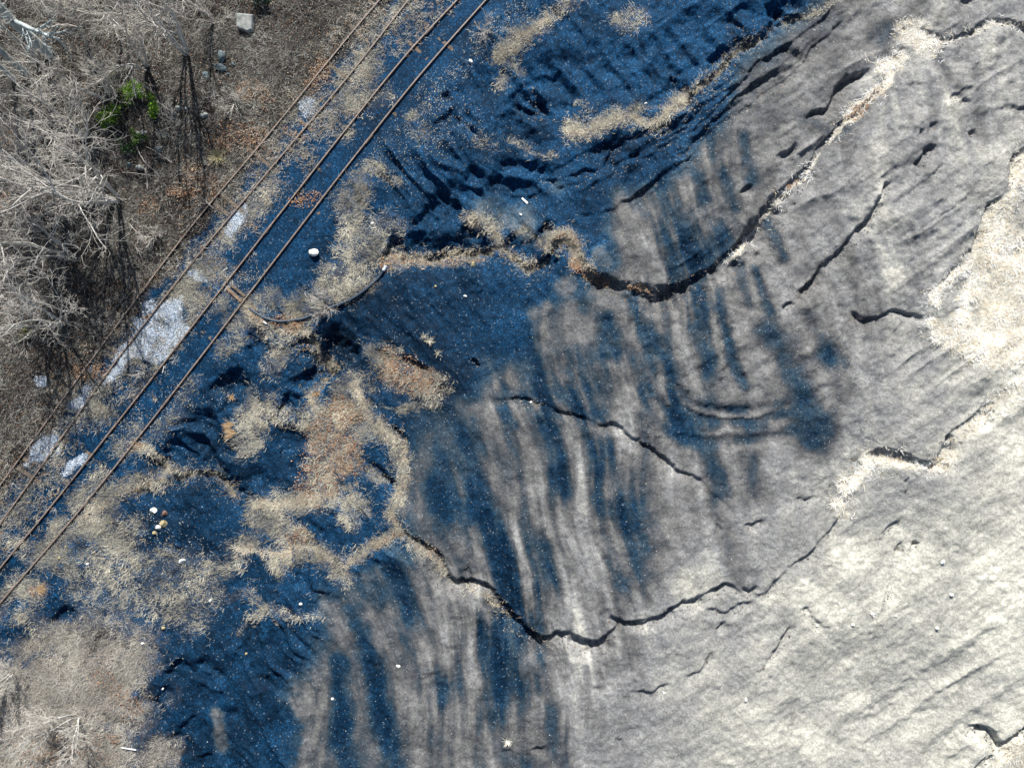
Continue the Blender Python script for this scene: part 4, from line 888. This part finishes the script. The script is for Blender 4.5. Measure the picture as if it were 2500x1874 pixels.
# ------------------------------------------------------------------ bare trees
def seg_mesh(S, k):
    S = np.array(S); p0, p1, r0, r1 = S[:, :3], S[:, 3:6], S[:, 6], S[:, 7]
    T = p1 - p0; T /= np.linalg.norm(T, axis=1, keepdims=True) + 1e-9
    ref = np.where(np.abs(T[:, 2:3]) > .9, np.array([[1., 0, 0]]), np.array([[0, 0, 1.]]))
    A = np.cross(T, ref); A /= np.linalg.norm(A, axis=1, keepdims=True) + 1e-9; B = np.cross(T, A)
    a = np.arange(k) / k * 2 * math.pi
    ring = np.cos(a)[None, :, None] * A[:, None, :] + np.sin(a)[None, :, None] * B[:, None, :]
    V = np.concatenate([p0[:, None] + ring * r0[:, None, None], p1[:, None] + ring * r1[:, None, None]], 1).reshape(-1, 3)
    m = len(S); base = (np.arange(m) * 2 * k)[:, None]
    j = np.arange(k)[None]; j2 = (j + 1) % k
    F = np.stack([base + j, base + j2, base + k + j2, base + k + j], -1).reshape(-1, 4)
    return V, F
def grow(out, r_, p, d, L, r, lvl, spec):
    ns, nch, frac, ang, wob, trop, first = spec[lvl]
    step = L / ns; pts = [p]; rr = [r]
    rend = r * (.45 if lvl < len(spec) - 1 else .35)
    for i in range(ns):
        d = d + r_.normal(size=3) * wob + np.array([0, 0, trop]); d = d / np.linalg.norm(d)
        q = p + d * step; ra = r + (rend - r) * i / ns; rb = r + (rend - r) * (i + 1) / ns
        out[lvl].append((*p, *q, ra, rb)); p = q; pts.append(p); rr.append(rb)
    if lvl + 1 >= len(spec): return
    n = max(1, int(nch + r_.integers(-1, 2)))
    for c in range(n):
        t = first + (1 - first) * (c + r_.random()) / n
        i = min(ns - 1, int(t * ns)); f = t * ns - i
        bp = pts[i] * (1 - f) + pts[i + 1] * f
        ax = pts[i + 1] - pts[i]; ax = ax / np.linalg.norm(ax)
        s = r_.normal(size=3); s -= ax * (s @ ax); s /= np.linalg.norm(s) + 1e-9
        th = math.radians(r_.normal(ang, 9))
        nd = ax * math.cos(th) + s * math.sin(th)
        grow(out, r_, bp, nd, L * frac * r_.uniform(.7, 1.15) * (1.1 - .35 * t), max(rr[i] * .58, .011), lvl + 1, spec)
TREE = [(6, 6, .55, 46, .10, .02, .3), (5, 5, .58, 44, .15, .01, .15), (4, 4, .58, 40, .2, .0, .1), (3, 3, .6, 38, .24, .0, .1), (2, 0, 0, 0, .25, 0, 0)]
TALL = [(8, 10, .34, 46, .05, .05, .25), (5, 6, .55, 44, .14, .02, .2), (4, 5, .55, 42, .18, .0, .15), (3, 0, .6, 38, .22, .0, .15)]
THIN = [(6, 6, .45, 36, .09, .03, .25), (4, 6, .58, 42, .16, .02, .1), (3, 6, .6, 40, .22, .0, .1), (2, 0, 0, 0, .25, .0, 0)]
BUSH = [(3, 6, .6, 34, .16, .05, .15), (3, 5, .6, 34, .2, .03, .1), (2, 0, 0, 0, .25, .0, 0)]
def tree(u, v, stems, height, radius, spec, label, seed, lean=(0, 0), spread=.25, mats=(M_BARK, M_TWIG), name='bare_tree', cat='tree', group='bare winter trees at the wood edge', split=1, foot=.15):
    r_ = np.random.default_rng(seed)
    p = P3(u, v); root = empty(name, p)
    out = [[] for _ in spec]
    for s in range(stems):
        a = r_.random() * 6.28
        sp = spread if stems > 1 else .05
        d = np.array([math.cos(a) * sp * r_.uniform(.4, 1.2) + lean[0], math.sin(a) * sp * r_.uniform(.4, 1.2) + lean[1], 1.0]); d /= np.linalg.norm(d)
        o0 = np.array([math.cos(a) * foot * (stems > 1), math.sin(a) * foot * (stems > 1), -.1])
        grow(out, r_, o0, d, height * (1 if s == 0 else r_.uniform(.65, 1.0)), radius * (1 if s == 0 else r_.uniform(.6, .95)), 0, spec)
    tr = sum(out[:split + 1], []); cr = sum(out[split + 1:], [])
    V, F = seg_mesh(tr, 6); fast_mesh('trunk', V, F, mats[0], root, None, True)
    V, F = seg_mesh(cr, 3); fast_mesh('crown', V, F, mats[1], root)
    tag(root, label, cat, group); return root
PB = (M_BARKW, M_BARKW)
tree(118, 134, 1, 13, .34, TALL, 'tall pale trunk, thickest of the trees in the top left corner', 3, (.0, .20), mats=PB)
tree(62, 178, 1, 12, .2, TALL, 'slender pale tree left of the thickest corner trunk', 4, (.02, .2), mats=PB)
tree(36, 196, 1, 12, .17, TALL, 'thin pale tree, leftmost of the corner trunks', 6, (.0, .22), mats=PB)
tree(92, 140, 1, 10, .13, TALL, 'thin dark stem close beside the thickest corner trunk', 8, (.02, .22))
tree(455, 130, 4, 9, .13, THIN, 'clump of straight pale stems leaning to the top edge, left of the slab', 12, (.05, .22), .16)
tree(288, 486, 7, 7.8, .13, TREE, 'big many-stemmed bare tree spreading left of the green bushes', 21, (-.08, .10), .30)
tree(262, 236, 3, 5.6, .09, THIN, 'bushy bare tree above the green bushes', 23, (0, .1), .4)
tree(352, 165, 4, 5.2, .09, THIN, 'fan-shaped bare tree left of the straight pale stems', 25, (.08, .05), .5)
tree(300, 70, 3, 6.5, .10, THIN, 'bare tree at the top edge right of the corner trunks', 27, (0, .1), .35)
tree(205, 110, 3, 6, .09, THIN, 'bare tree close right of the thickest corner trunk', 29, (0, .05), .4)
tree(215, 330, 4, 6.4, .10, TREE, 'bare tree at the left, just above the big many-stemmed one', 31, (-.05, .1), .4)
tree(160, 620, 4, 6.5, .10, TREE, 'bare tree at the left edge below the big many-stemmed tree', 33, (-.05, .05), .35)
tree(150, 790, 4, 6.2, .09, TREE, 'lowest bare tree of the wood along the left edge', 35, (-.1, .0), .35)
tree(520, 45, 2, 4.5, .07, THIN, 'small bare tree at the top edge close left of the slab', 37, (0, .1), .3)
tree(80, 400, 3, 6, .09, THIN, 'bare tree at the left edge beside the big many-stemmed one', 39, (-.05, .05), .4)
tree(190, 1745, 5, 3.6, .045, THIN, 'small pale bare tree standing in the lower left grass', 41, (-.15, -.05), .6, group='lone bare trees')
tree(26, 1640, 4, 2.6, .04, THIN, 'low bare tree at the left edge above the lower left grass tree', 43, (-.1, 0), .6, group='lone bare trees')
SH = dict(name='bare_shrub', cat='shrub', group='leafless shrubs', split=0, foot=.05)
for (z, x, y, st, h, r, lab, sd_) in [
        ('A', 1475, 645, 8, 1.6, .028, 'leafless pale shrub between the rock pile and the left-hand track', 51), ('A', 970, 1490, 14, 1.2, .018, 'dense grey leafless shrub near the left-hand track', 52),
        ('A', 1090, 780, 6, 1.6, .025, 'leafless shrub below the oval stone by the bushes', 53), ('B', 915, 205, 9, 1.1, .016, 'small pale leafless shrub on coal by the upper track', 54),
        ('D', 2060, 315, 14, 1.3, .014, 'pale dead stalks arching over the black hose', 55), ('A', 735, 570, 6, 1.8, .022, 'thin leafless shrub above the left green bush', 56), ('D', 900, 730, 5, .8, .012, 'tiny leafless shrub on coal by the blue gravel', 57),
        ('A', 640, 1180, 8, 1.8, .024, 'leafless shrub at the foot of the big many-stemmed tree', 58), ('A', 1360, 130, 6, 1.7, .022, 'leafless shrub directly left of the slab', 59)]:
    u, v = zp(z, x, y)
    tree(u, v, st, h, r, BUSH, lab, sd_, (0, 0), .9, (M_TWIG, M_TWIG), **SH)

# fallen branches
def branch(z, pts, r, label, seed):
    r_ = np.random.default_rng(seed)
    C = smooth(Z(z, pts), 6); p = at(C[:, 0], C[:, 1]); p[:, 2] += .05 + .22 * np.sin(np.linspace(0, 3.1, len(p)))
    c0 = p[0].copy(); p = p - c0
    S = [(*p[i], *p[i + 1], r * (1 - .7 * i / len(p)), r * (1 - .7 * (i + 1) / len(p))) for i in range(len(p) - 1)]
    for k in range(5):
        i = r_.integers(len(p) // 3, len(p) - 1); q = p[i]; d = p[min(i + 1, len(p) - 1)] - p[i - 1]; d = d / (np.linalg.norm(d) + 1e-9)
        d = d + r_.normal(size=3) * .5; d[2] = abs(d[2]) * .3
        e = q + d / np.linalg.norm(d) * r_.uniform(.2, .6); S.append((*q, *e, r * .4, r * .12))
    V, F = seg_mesh(S, 5)
    o = fast_mesh('fallen_branch', V, F, M_DEAD); o.location = c0
    tag(o, label, 'branch', 'fallen branches on the wood floor')
branch('A', [(1080, 702), (1010, 655), (930, 612)], .045, 'pale fallen branch running right from the upper green bush', 1)
branch('A', [(782, 848), (700, 800), (600, 752)], .045, 'pale fallen branch across the left green bush', 2)
branch('A', [(1095, 1035), (1010, 975), (930, 930)], .04, 'forked fallen branch below the olive boulder', 3)
branch('A', [(934, 1198), (937, 1120), (940, 1040)], .04, 'short upright fallen branch below the grey broken boulder', 4)
branch('A', [(770, 1090), (880, 1105), (1000, 1118)], .035, 'thin fallen branch lying level under the grey broken boulder', 5)
branch('A', [(865, 915), (930, 1030), (1020, 1115)], .035, 'long thin fallen branch dropping right from the lowest green bush', 6)
branch('A', [(275, 1390), (210, 1400), (140, 1410)], .045, 'pale fallen branch beside the red leaves near the left edge', 7)
branch('A', [(825, 1420), (870, 1460), (910, 1490)], .03, 'short fallen branch left of the dense grey shrub', 8)
branch('A', [(1350, 1320), (1300, 1265)], .04, 'short grey stick lying across the left-hand track', 9)

# ------------------------------------------------------------------ green bushes
def leaf_bush(z, x, y, rx, ry, n, c0, c1, label, seed, hgt=.9):
    r_ = np.random.default_rng(seed); u, v = zp(z, x, y); p = P3(u, v)
    a, b = rx * ZS * .0264, ry * ZS * .0264
    root = empty('green_bush', p); tag(root, label, 'bush', 'green bushes on the wood floor')
    # clumps of leaves through the volume
    nc = 16; cc = r_.normal(size=(nc, 3)) * np.array([a * .5, b * .5, .16]) + np.array([0, 0, hgt * .55])
    cs = r_.uniform(.5, 1.1, nc)
    k = r_.integers(0, nc, n)
    q = cc[k] + r_.normal(size=(n, 3)) * (np.array([a, b, a * .8]) * .26) * cs[k][:, None]
    q[:, 2] = np.maximum(q[:, 2], .03)
    d = r_.normal(size=(n, 3)); d[:, 2] = d[:, 2] * .5; d /= np.linalg.norm(d, axis=1, keepdims=True)
    s = np.cross(d, r_.normal(size=(n, 3))); s /= np.linalg.norm(s, axis=1, keepdims=True)
    L = r_.uniform(.06, .13, n)[:, None]; wd = L * .38
    V = np.stack([q - d * L * .5, q + s * wd, q + d * L * .5, q - s * wd], 1).reshape(-1, 3)
    F = np.arange(n * 4).reshape(-1, 4)
    t = np.clip(r_.random(n) * .7 + .3 * r_.random(nc)[k], 0, 1)[:, None]
    tint = np.array(c0) * (1 - t) + np.array(c1) * t
    fast_mesh('foliage', V, F, M_MOSS, root, np.repeat(tint, 4, 0))
    out = [[] for _ in BUSH]
    for _ in range(6):
        aa = r_.random() * 6.28; grow(out, r_, np.array([0, 0, -.05]), np.array([math.cos(aa) * .7, math.sin(aa) * .7, .8]), hgt * .7, .018, 0, BUSH)
    V, F = seg_mesh(sum(out, []), 3); fast_mesh('stem', V, F, M_TWIG, root)
gA, gB = (.07, .16, .014), (.32, .56, .045)
leaf_bush('A', 880, 592, 62, 60, 1500, gA, gB, 'bright green bush, topmost of the group in the woods', 61)
leaf_bush('A', 988, 692, 36, 52, 800, gA, gB, 'small bright green bush right of the topmost green one', 62, .6)
leaf_bush('A', 700, 748, 62, 66, 1500, gA, (.19, .31, .04), 'bright yellow-green bush nearest the big bare tree', 63)
leaf_bush('A', 890, 888, 48, 40, 600, (.02, .05, .01), (.10, .18, .03), 'dull green bush, right one of the lower pair', 64, .6)
leaf_bush('A', 822, 950, 40, 34, 500, (.02, .05, .015), (.10, .20, .06), 'dull green bush, left one of the lower pair', 65, .5)
leaf_bush('A', 1655, 14, 62, 40, 1100, (.006, .02, .012), (.02, .055, .035), 'dark evergreen bush cut by the top edge above the slab', 66, 1.0)
leaf_bush('A', 790, 662, 34, 28, 260, (.03, .06, .01), (.14, .20, .04), 'sparse green bush between the two bright ones', 67, .4)
leaf_bush('D', 175, 515, 36, 50, 420, (.04, .045, .012), (.17, .17, .05), 'olive green bush at the left edge below the trees', 68, .5)

# ------------------------------------------------------------------ grass, brush, leaves, pebbles
def scatter(mask, n, r_, margin=60):
    m = mask * ((UU > -margin) & (UU < 2500 + margin) & (VV > -margin) & (VV < 1874 + margin))
    c = np.cumsum(m.ravel()); k = np.searchsorted(c, r_.random(n) * c[-1])
    k = np.minimum(k, m.size - 1)
    return UU.ravel()[k] + r_.uniform(-.5, .5, n) * STEP, VV.ravel()[k] + r_.uniform(-.5, .5, n) * STEP
def blades(name, mask, n, per, Lr, Wr, tilt, cols, seed, label, comb=None, comb_w=0.0, mat=M_BLADE, cat=None, spread_px=5.0, curl=.35):
    r_ = np.random.default_rng(seed)
    nt_ = n // per
    u, v = scatter(mask, nt_, r_)
    stray = r_.random(nt_) < .3
    u = u + stray * r_.normal(size=nt_) * 13; v = v + stray * r_.normal(size=nt_) * 13
    tu = np.repeat(u, per) + r_.normal(size=nt_ * per) * spread_px * .4; tv = np.repeat(v, per) + r_.normal(size=nt_ * per) * spread_px * .4
    n = nt_ * per
    P = at(tu, tv); P[:, 2] -= .02
    size = np.repeat(np.clip(r_.normal(1, .22, nt_), .5, 1.6), per)
    L = r_.uniform(*Lr, n) * size; W = r_.uniform(*Wr, n)
    az = r_.random(n) * 2 * math.pi
    dx, dy = np.cos(az), np.sin(az)
    if comb is not None:
        # neighbouring tufts lie over the same way
        ca_ = comb + 2.2 * fbm(tu, tv, 60, 2, seed + 300)
        dx = dx * (1 - comb_w) + np.cos(ca_) * comb_w; dy = dy * (1 - comb_w) + np.sin(ca_) * comb_w
        nn = np.hypot(dx, dy) + 1e-6; dx /= nn; dy /= nn
    el = np.radians(r_.uniform(*tilt, n))
    D = np.stack([dx * np.cos(el), dy * np.cos(el), np.sin(el)], -1)
    side = np.stack([-dy, dx, np.zeros(n)], -1)
    bend = r_.normal(size=n)[:, None] * curl * .5
    mid_ = P + D * (L * .55)[:, None]
    D2 = D + side * bend; D2[:, 2] -= curl; D2 /= np.linalg.norm(D2, axis=1, keepdims=True)
    tip = mid_ + D2 * (L * .5)[:, None]
    tip[:, 2] = np.maximum(tip[:, 2], P[:, 2] + .03)
    hw = side * (W * .5)[:, None]
    V = np.stack([P - hw, P + hw, mid_ + hw * .8, mid_ - hw * .8, tip], 1).reshape(-1, 3)
    b = (np.arange(n) * 5)[:, None]
    F = np.concatenate([b + np.array([[0, 1, 2]]), b + np.array([[0, 2, 3]]), b + np.array([[3, 2, 4]])], 1).reshape(-1, 3)
    C_ = np.array(cols); kk = np.repeat(r_.integers(0, len(C_), nt_), per); sw = r_.random(n) < .3; kk[sw] = r_.integers(0, len(C_), sw.sum())
    patch = 1 + .55 * fbm(tu, tv, 46, 3, seed + 400) + .30 * fbm(tu, tv, 150, 2, seed + 404)
    tint = np.clip(C_[kk] * (r_.uniform(.75, 1.2, n) * patch)[:, None], .01, .9)
    o = fast_mesh(name, V, F, mat, None, np.repeat(tint, 5, 0))
    tag(o, label, cat, None, 'stuff'); return o
TAN = [(.52, .49, .39), (.43, .405, .335), (.66, .63, .49), (.33, .31, .265), (.58, .54, .40), (.40, .34, .25), (.26, .24, .205)]
GREYTAN = [(.37, .355, .315), (.43, .41, .355), (.28, .265, .235), (.48, .455, .395), (.30, .265, .205)]
STRAW = [(.86, .84, .76), (.82, .78, .67), (.88, .87, .81), (.68, .57, .40), (.84, .81, .71)]
brk = np.clip(.42 + 2.6 * fbm(UU, VV, 26, 5, 221, .8), 0.0, 2.0)
gmask = np.clip(grass, 0, 1) ** 1.2 * brk * (1 - low) * (1 - .9 * ball)
blades('dry_grass', gmask, 105000, 4, (.12, .38), (.010, .019), (4, 50), TAN, 501, 'tan dry grass tufts filling the gullies and fringing the tracks', 2.6, .5, spread_px=11)
vein = blank()
for z, pts, r in [('B', [(300, 1640), (450, 1636), (620, 1620), (800, 1590), (1000, 1560), (1090, 1600), (1170, 1660), (1250, 1680)], 20), ('B', [(1320, 1580), (1390, 1505), (1470, 1520), (1520, 1640), (1600, 1720)], 20), ('D', [(1560, 330), (1650, 420), (1780, 450), (1900, 470), (1960, 560), (2040, 690), (2110, 730)], 22), ('D', [(2110, 730), (2020, 820), (1960, 890), (1990, 980)], 22),
                  ('E', [(120, 830), (230, 1050), (330, 1130), (400, 1230), (430, 1420), (390, 1560), (360, 1650)], 24), ('H', [(365, 60), (385, 150), (400, 195), (470, 240), (560, 315), (620, 375), (690, 450)], 20), ('H', [(60, 350), (160, 290), (260, 235), (390, 190)], 22), ('D', [(830, 1190), (950, 1245), (1010, 1345), (1100, 1425), (1300, 1400), (1420, 1470), (1500, 1550)], 16),
                  ('B', [(1450, 830), (1560, 850), (1700, 800), (1850, 745), (1980, 780), (2060, 750), (2130, 655), (2202, 605)], 17), ('C', [(0, 685), (130, 555), (300, 425), (450, 285), (540, 235)], 11), ('D', [(1650, 1600), (1900, 1560), (2150, 1520), (2250, 1480)], 24), ('G', [(1500, 270), (1750, 300), (1950, 265), (2110, 330)], 18), ('B', [(840, 1390), (960, 1430), (1015, 1500), (1010, 1560)], 20), ('B', [(1050, 380), (1130, 280), (1240, 195), (1330, 130)], 26),
                  ('D', [(560, 1660), (720, 1560), (860, 1490), (1010, 1440)], 20), ('H', [(690, 450), (780, 520), (900, 580), (1000, 660), (1100, 740)], 7)]:
    stroke(vein, z, pts, r * .78, 1, .7)
blades('gully_grass', vein * np.clip(.7 + fbm(UU, VV, 18, 3, 271), .15, 1.5), 34000, 4, (.10, .32), (.010, .020), (3, 45), [(.66, .60, .45), (.54, .48, .37), (.72, .66, .52), (.46, .33, .21), (.40, .35, .28)], 506, 'pale tan grass lining the floors of the gullies like veins', 2.6, .4, spread_px=6)
lowm = np.clip(low, 0, 1) ** 1.3 * np.clip(.75 + .8 * fbm(UU, VV, 60, 3, 231), .15, 1.4)
blades('lowland_grass', lowm, 40000, 4, (.14, .42), (.012, .022), (3, 40), GREYTAN, 502, 'grey-brown matted dry grass over the lower left corner', 2.5, .45)
blades('bank_grass', np.clip(bank, 0, 1) * np.clip(.7 + 1.3 * fbm(UU, VV, 22, 4, 241, .65), .05, 1.5), 40000, 5, (.14, .42), (.016, .030), (2, 32), STRAW, 503, 'bleached white straw grass on the right bank', 2.9, .3, spread_px=9)
wood = soil * np.clip(.55 + .9 * fbm(UU, VV, 90, 3, 251), .08, 1.5) * sstep(1500, 900, VV + UU * .4)
wood = wood * (1 - near_track * .5)
blades('woodland_brush', wood, 42000, 5, (.2, .7), (.009, .017), (5, 50), [(.21, .205, .18), (.29, .285, .25), (.12, .115, .10), (.40, .395, .355), (.08, .075, .06)], 504, 'grey tangle of dead stalks over the wood floor', 2.3, .2, spread_px=9)
trackm = near_track * np.clip(.4 + .9 * fbm(UU, VV, 60, 3, 261), 0, 1.3) * sstep(40, -60, UU - rail_u(2, VV)) * (1 - ball)
blades('track_grass', trackm, 26000, 7, (.14, .36), (.012, .022), (10, 60), GREYTAN + [(.36, .25, .15)], 505, 'short grey grass growing between and beside the left-hand rails', 2.2, .2)

def flakes(name, mask, n, Lr, cols, seed, label, lift=.03, squash=.6):
    r_ = np.random.default_rng(seed); u, v = scatter(mask, n, r_); P = at(u, v); P[:, 2] += lift * r_.random(n)
    az = r_.random(n) * 6.283; L = r_.uniform(*Lr, n)[:, None]
    d = np.stack([np.cos(az), np.sin(az), r_.normal(size=n) * .35], -1); s = np.stack([-np.sin(az), np.cos(az), r_.normal(size=n) * .35], -1)
    V = np.stack([P - d * L * .5, P + s * L * squash * .5, P + d * L * .5, P - s * L * squash * .5], 1).reshape(-1, 3)
    V[:, 2] += .02
    C_ = np.array(cols); tint = C_[r_.integers(0, len(C_), n)] * r_.uniform(.7, 1.25, n)[:, None]
    o = fast_mesh(name, V, np.arange(4 * n).reshape(-1, 4), M_LEAF, None, np.repeat(tint, 4, 0)); tag(o, label, None, None, 'stuff')
flakes('leaf_litter', leafm * (.4 + brk), 17000, (.05, .12), [(.27, .14, .075), (.36, .21, .12), (.20, .10, .055), (.42, .28, .17), (.25, .12, .07), (.46, .34, .22)], 511, 'orange-brown fallen leaves caught in the gullies and under the trees', .08)
flakes('wood_litter', soil * (.3 + brk), 22000, (.05, .13), [(.07, .062, .055), (.14, .125, .11), (.03, .026, .023), (.26, .24, .215), (.10, .07, .05), (.02, .017, .015)], 512, 'grey and brown leaf litter on the wood floor', .06)
def pebbles(name, mask, n, Rr, cols, seed, label, power=2.0):
    r_ = np.random.default_rng(seed); u, v = scatter(mask, n, r_); P = at(u, v)
    R = (Rr[0] + (Rr[1] - Rr[0]) * r_.random(n) ** power)
    a0 = r_.random(n) * 6.283
    ang = a0[:, None] + np.arange(4)[None] * math.pi / 2 + r_.uniform(-.4, .4, (n, 4))
    rad = R[:, None] * r_.uniform(.7, 1.2, (n, 4))
    V = np.zeros((n, 5, 3)); V[:, :4, 0] = P[:, 0:1] + np.cos(ang) * rad; V[:, :4, 1] = P[:, 1:2] + np.sin(ang) * rad; V[:, :4, 2] = P[:, 2:3] - R[:, None] * .2
    V[:, 4] = P + np.stack([r_.normal(size=n) * R * .3, r_.normal(size=n) * R * .3, R * r_.uniform(.5, 1.0, n)], -1)
    b = (np.arange(n) * 5)[:, None]
    F = np.concatenate([b + np.array([[i, (i + 1) % 4, 4]]) for i in range(4)], 1).reshape(-1, 3)
    C_ = np.array(cols); tint = C_[r_.integers(0, len(C_), n)] * r_.uniform(.7, 1.2, n)[:, None]
    o = fast_mesh(name, V.reshape(-1, 3), F, M_PEBBLE, None, np.repeat(tint, 5, 0)); tag(o, label, None, None, 'stuff')
pebbles('pebbles', specks * (.3 + brk), 13000, (.012, .045), [(.55, .53, .44), (.45, .46, .38), (.62, .60, .52), (.36, .37, .36), (.50, .42, .30)], 521, 'pale pebbles strewn over the dark coal', 3.0)
pebbles('crushed_stone', ball, 12000, (.03, .075), [(.48, .56, .66), (.38, .46, .56), (.58, .65, .73), (.30, .37, .46), (.46, .48, .48)], 522, 'pale blue-grey crushed stone beside the left-hand track', 1.2)
pebbles('shale_chips', greyside * (.25 + np.clip(dust, 0, 1)), 7000, (.012, .04), [(.50, .50, .46), (.40, .40, .38), (.62, .62, .56), (.06, .06, .065), (.16, .16, .16)], 523, 'small shale chips strewn over the grey slope', 3.0)

pebbles('clods', sstep(.05, .22, carve) * (1 - near_track), 8000, (.02, .085), [(.10, .10, .10), (.16, .155, .145), (.06, .065, .075), (.24, .23, .21), (.20, .15, .11)], 524, 'crumbled clods fallen along the gully walls', 2.4)

# ------------------------------------------------------------------ tufts that stand alone
def tuft(z, x, y, n, L, cols, label, seed, flat=(5, 60), lean=None, wd=.022):
    r_ = np.random.default_rng(seed); u, v = zp(z, x, y); p = P3(u, v)
    az = r_.random(n) * 6.283 if lean is None else lean + r_.normal(size=n) * .5
    el = np.radians(r_.uniform(*flat, n)); ll = r_.uniform(.5, 1.1, n) * L
    D = np.stack([np.cos(az) * np.cos(el), np.sin(az) * np.cos(el), np.sin(el)], -1); side = np.stack([-np.sin(az), np.cos(az), 0 * az], -1) * wd * .5
    B0 = r_.normal(size=(n, 3)) * np.array([.06, .06, 0]); m_ = B0 + D * (ll * .6)[:, None]; D[:, 2] -= .4; t_ = m_ + D * (ll * .45)[:, None]; t_[:, 2] = np.maximum(t_[:, 2], .03)
    V = np.stack([B0 - side, B0 + side, m_ + side * .8, m_ - side * .8, t_], 1).reshape(-1, 3)
    b = (np.arange(n) * 5)[:, None]
    F = np.concatenate([b + np.array([[0, 1, 2]]), b + np.array([[0, 2, 3]]), b + np.array([[3, 2, 4]])], 1).reshape(-1, 3)
    C_ = np.array(cols); o = fast_mesh('grass_tuft', V, F, M_BLADE, None, np.repeat(C_[r_.integers(0, len(C_), n)], 5, 0)); o.location = p
    tag(o, label, 'grass tuft', 'grass tufts standing alone')
OR = [(.50, .33, .17), (.42, .27, .14), (.56, .42, .25)]
tuft('D', 1475, 1080, 70, .7, OR, 'orange-tan grass tuft, upper of the two swept left on the coal', 71, (5, 40), math.pi)
tuft('D', 1490, 1128, 80, .75, OR, 'orange-tan grass tuft, lower of the two swept left on the coal', 72, (5, 40), math.pi)
tuft('D', 1448, 905, 30, .4, OR, 'small lone orange tuft on coal between tracks and grass clump', 73)
tuft('E', 552, 520, 30, .4, TAN, 'small lone tuft on dark coal, left of a close pair', 74); tuft('E', 582, 548, 45, .5, TAN, 'lone tuft on dark coal, right of a close pair', 75)
tuft('E', 402, 602, 30, .45, TAN, 'lone tuft on dark coal above the leafy grass island', 76); tuft('E', 640, 628, 22, .4, TAN, 'lone thin tuft right of the leafy grass island', 77)
tuft('A', 1385, 1000, 160, .95, [(.36, .32, .19), (.44, .39, .25), (.28, .25, .14)], 'large yellowish tuft on the wood floor by the left-hand track', 78, (10, 70))
tuft('H', 1075, 1497, 40, .45, STRAW, 'lone pale tuft low on the grey slope', 79); tuft('F', 1000, 1575, 60, .5, STRAW, 'ragged white tuft, lowest left of the straw along the cut bank', 80, (5, 45))
tuft('F', 1065, 1410, 70, .5, STRAW, 'ragged white tuft at the top left end of the straw along the cut bank', 81, (5, 50)); tuft('D', 2000, 885, 60, .5, OR, 'round orange tuft at the gully mouth above the grass clump', 82, (20, 80))
tuft('G', 245, 530, 80, .8, OR, 'orange-tan tuft beside the end of the right-hand track', 83, (5, 40), .3); tuft('D', 980, 912, 26, .4, GREYTAN, 'small grey tuft between the right-hand rails', 84)
tuft('A', 725, 450, 70, .7, [(.36, .34, .20), (.28, .27, .16)], 'yellowish tuft among the bare crowns right of the bushy tree', 85, (10, 70)); tuft('I', 1235, 680, 24, .3, STRAW, 'tiny white tuft round the middle stone of the pale slope', 86)
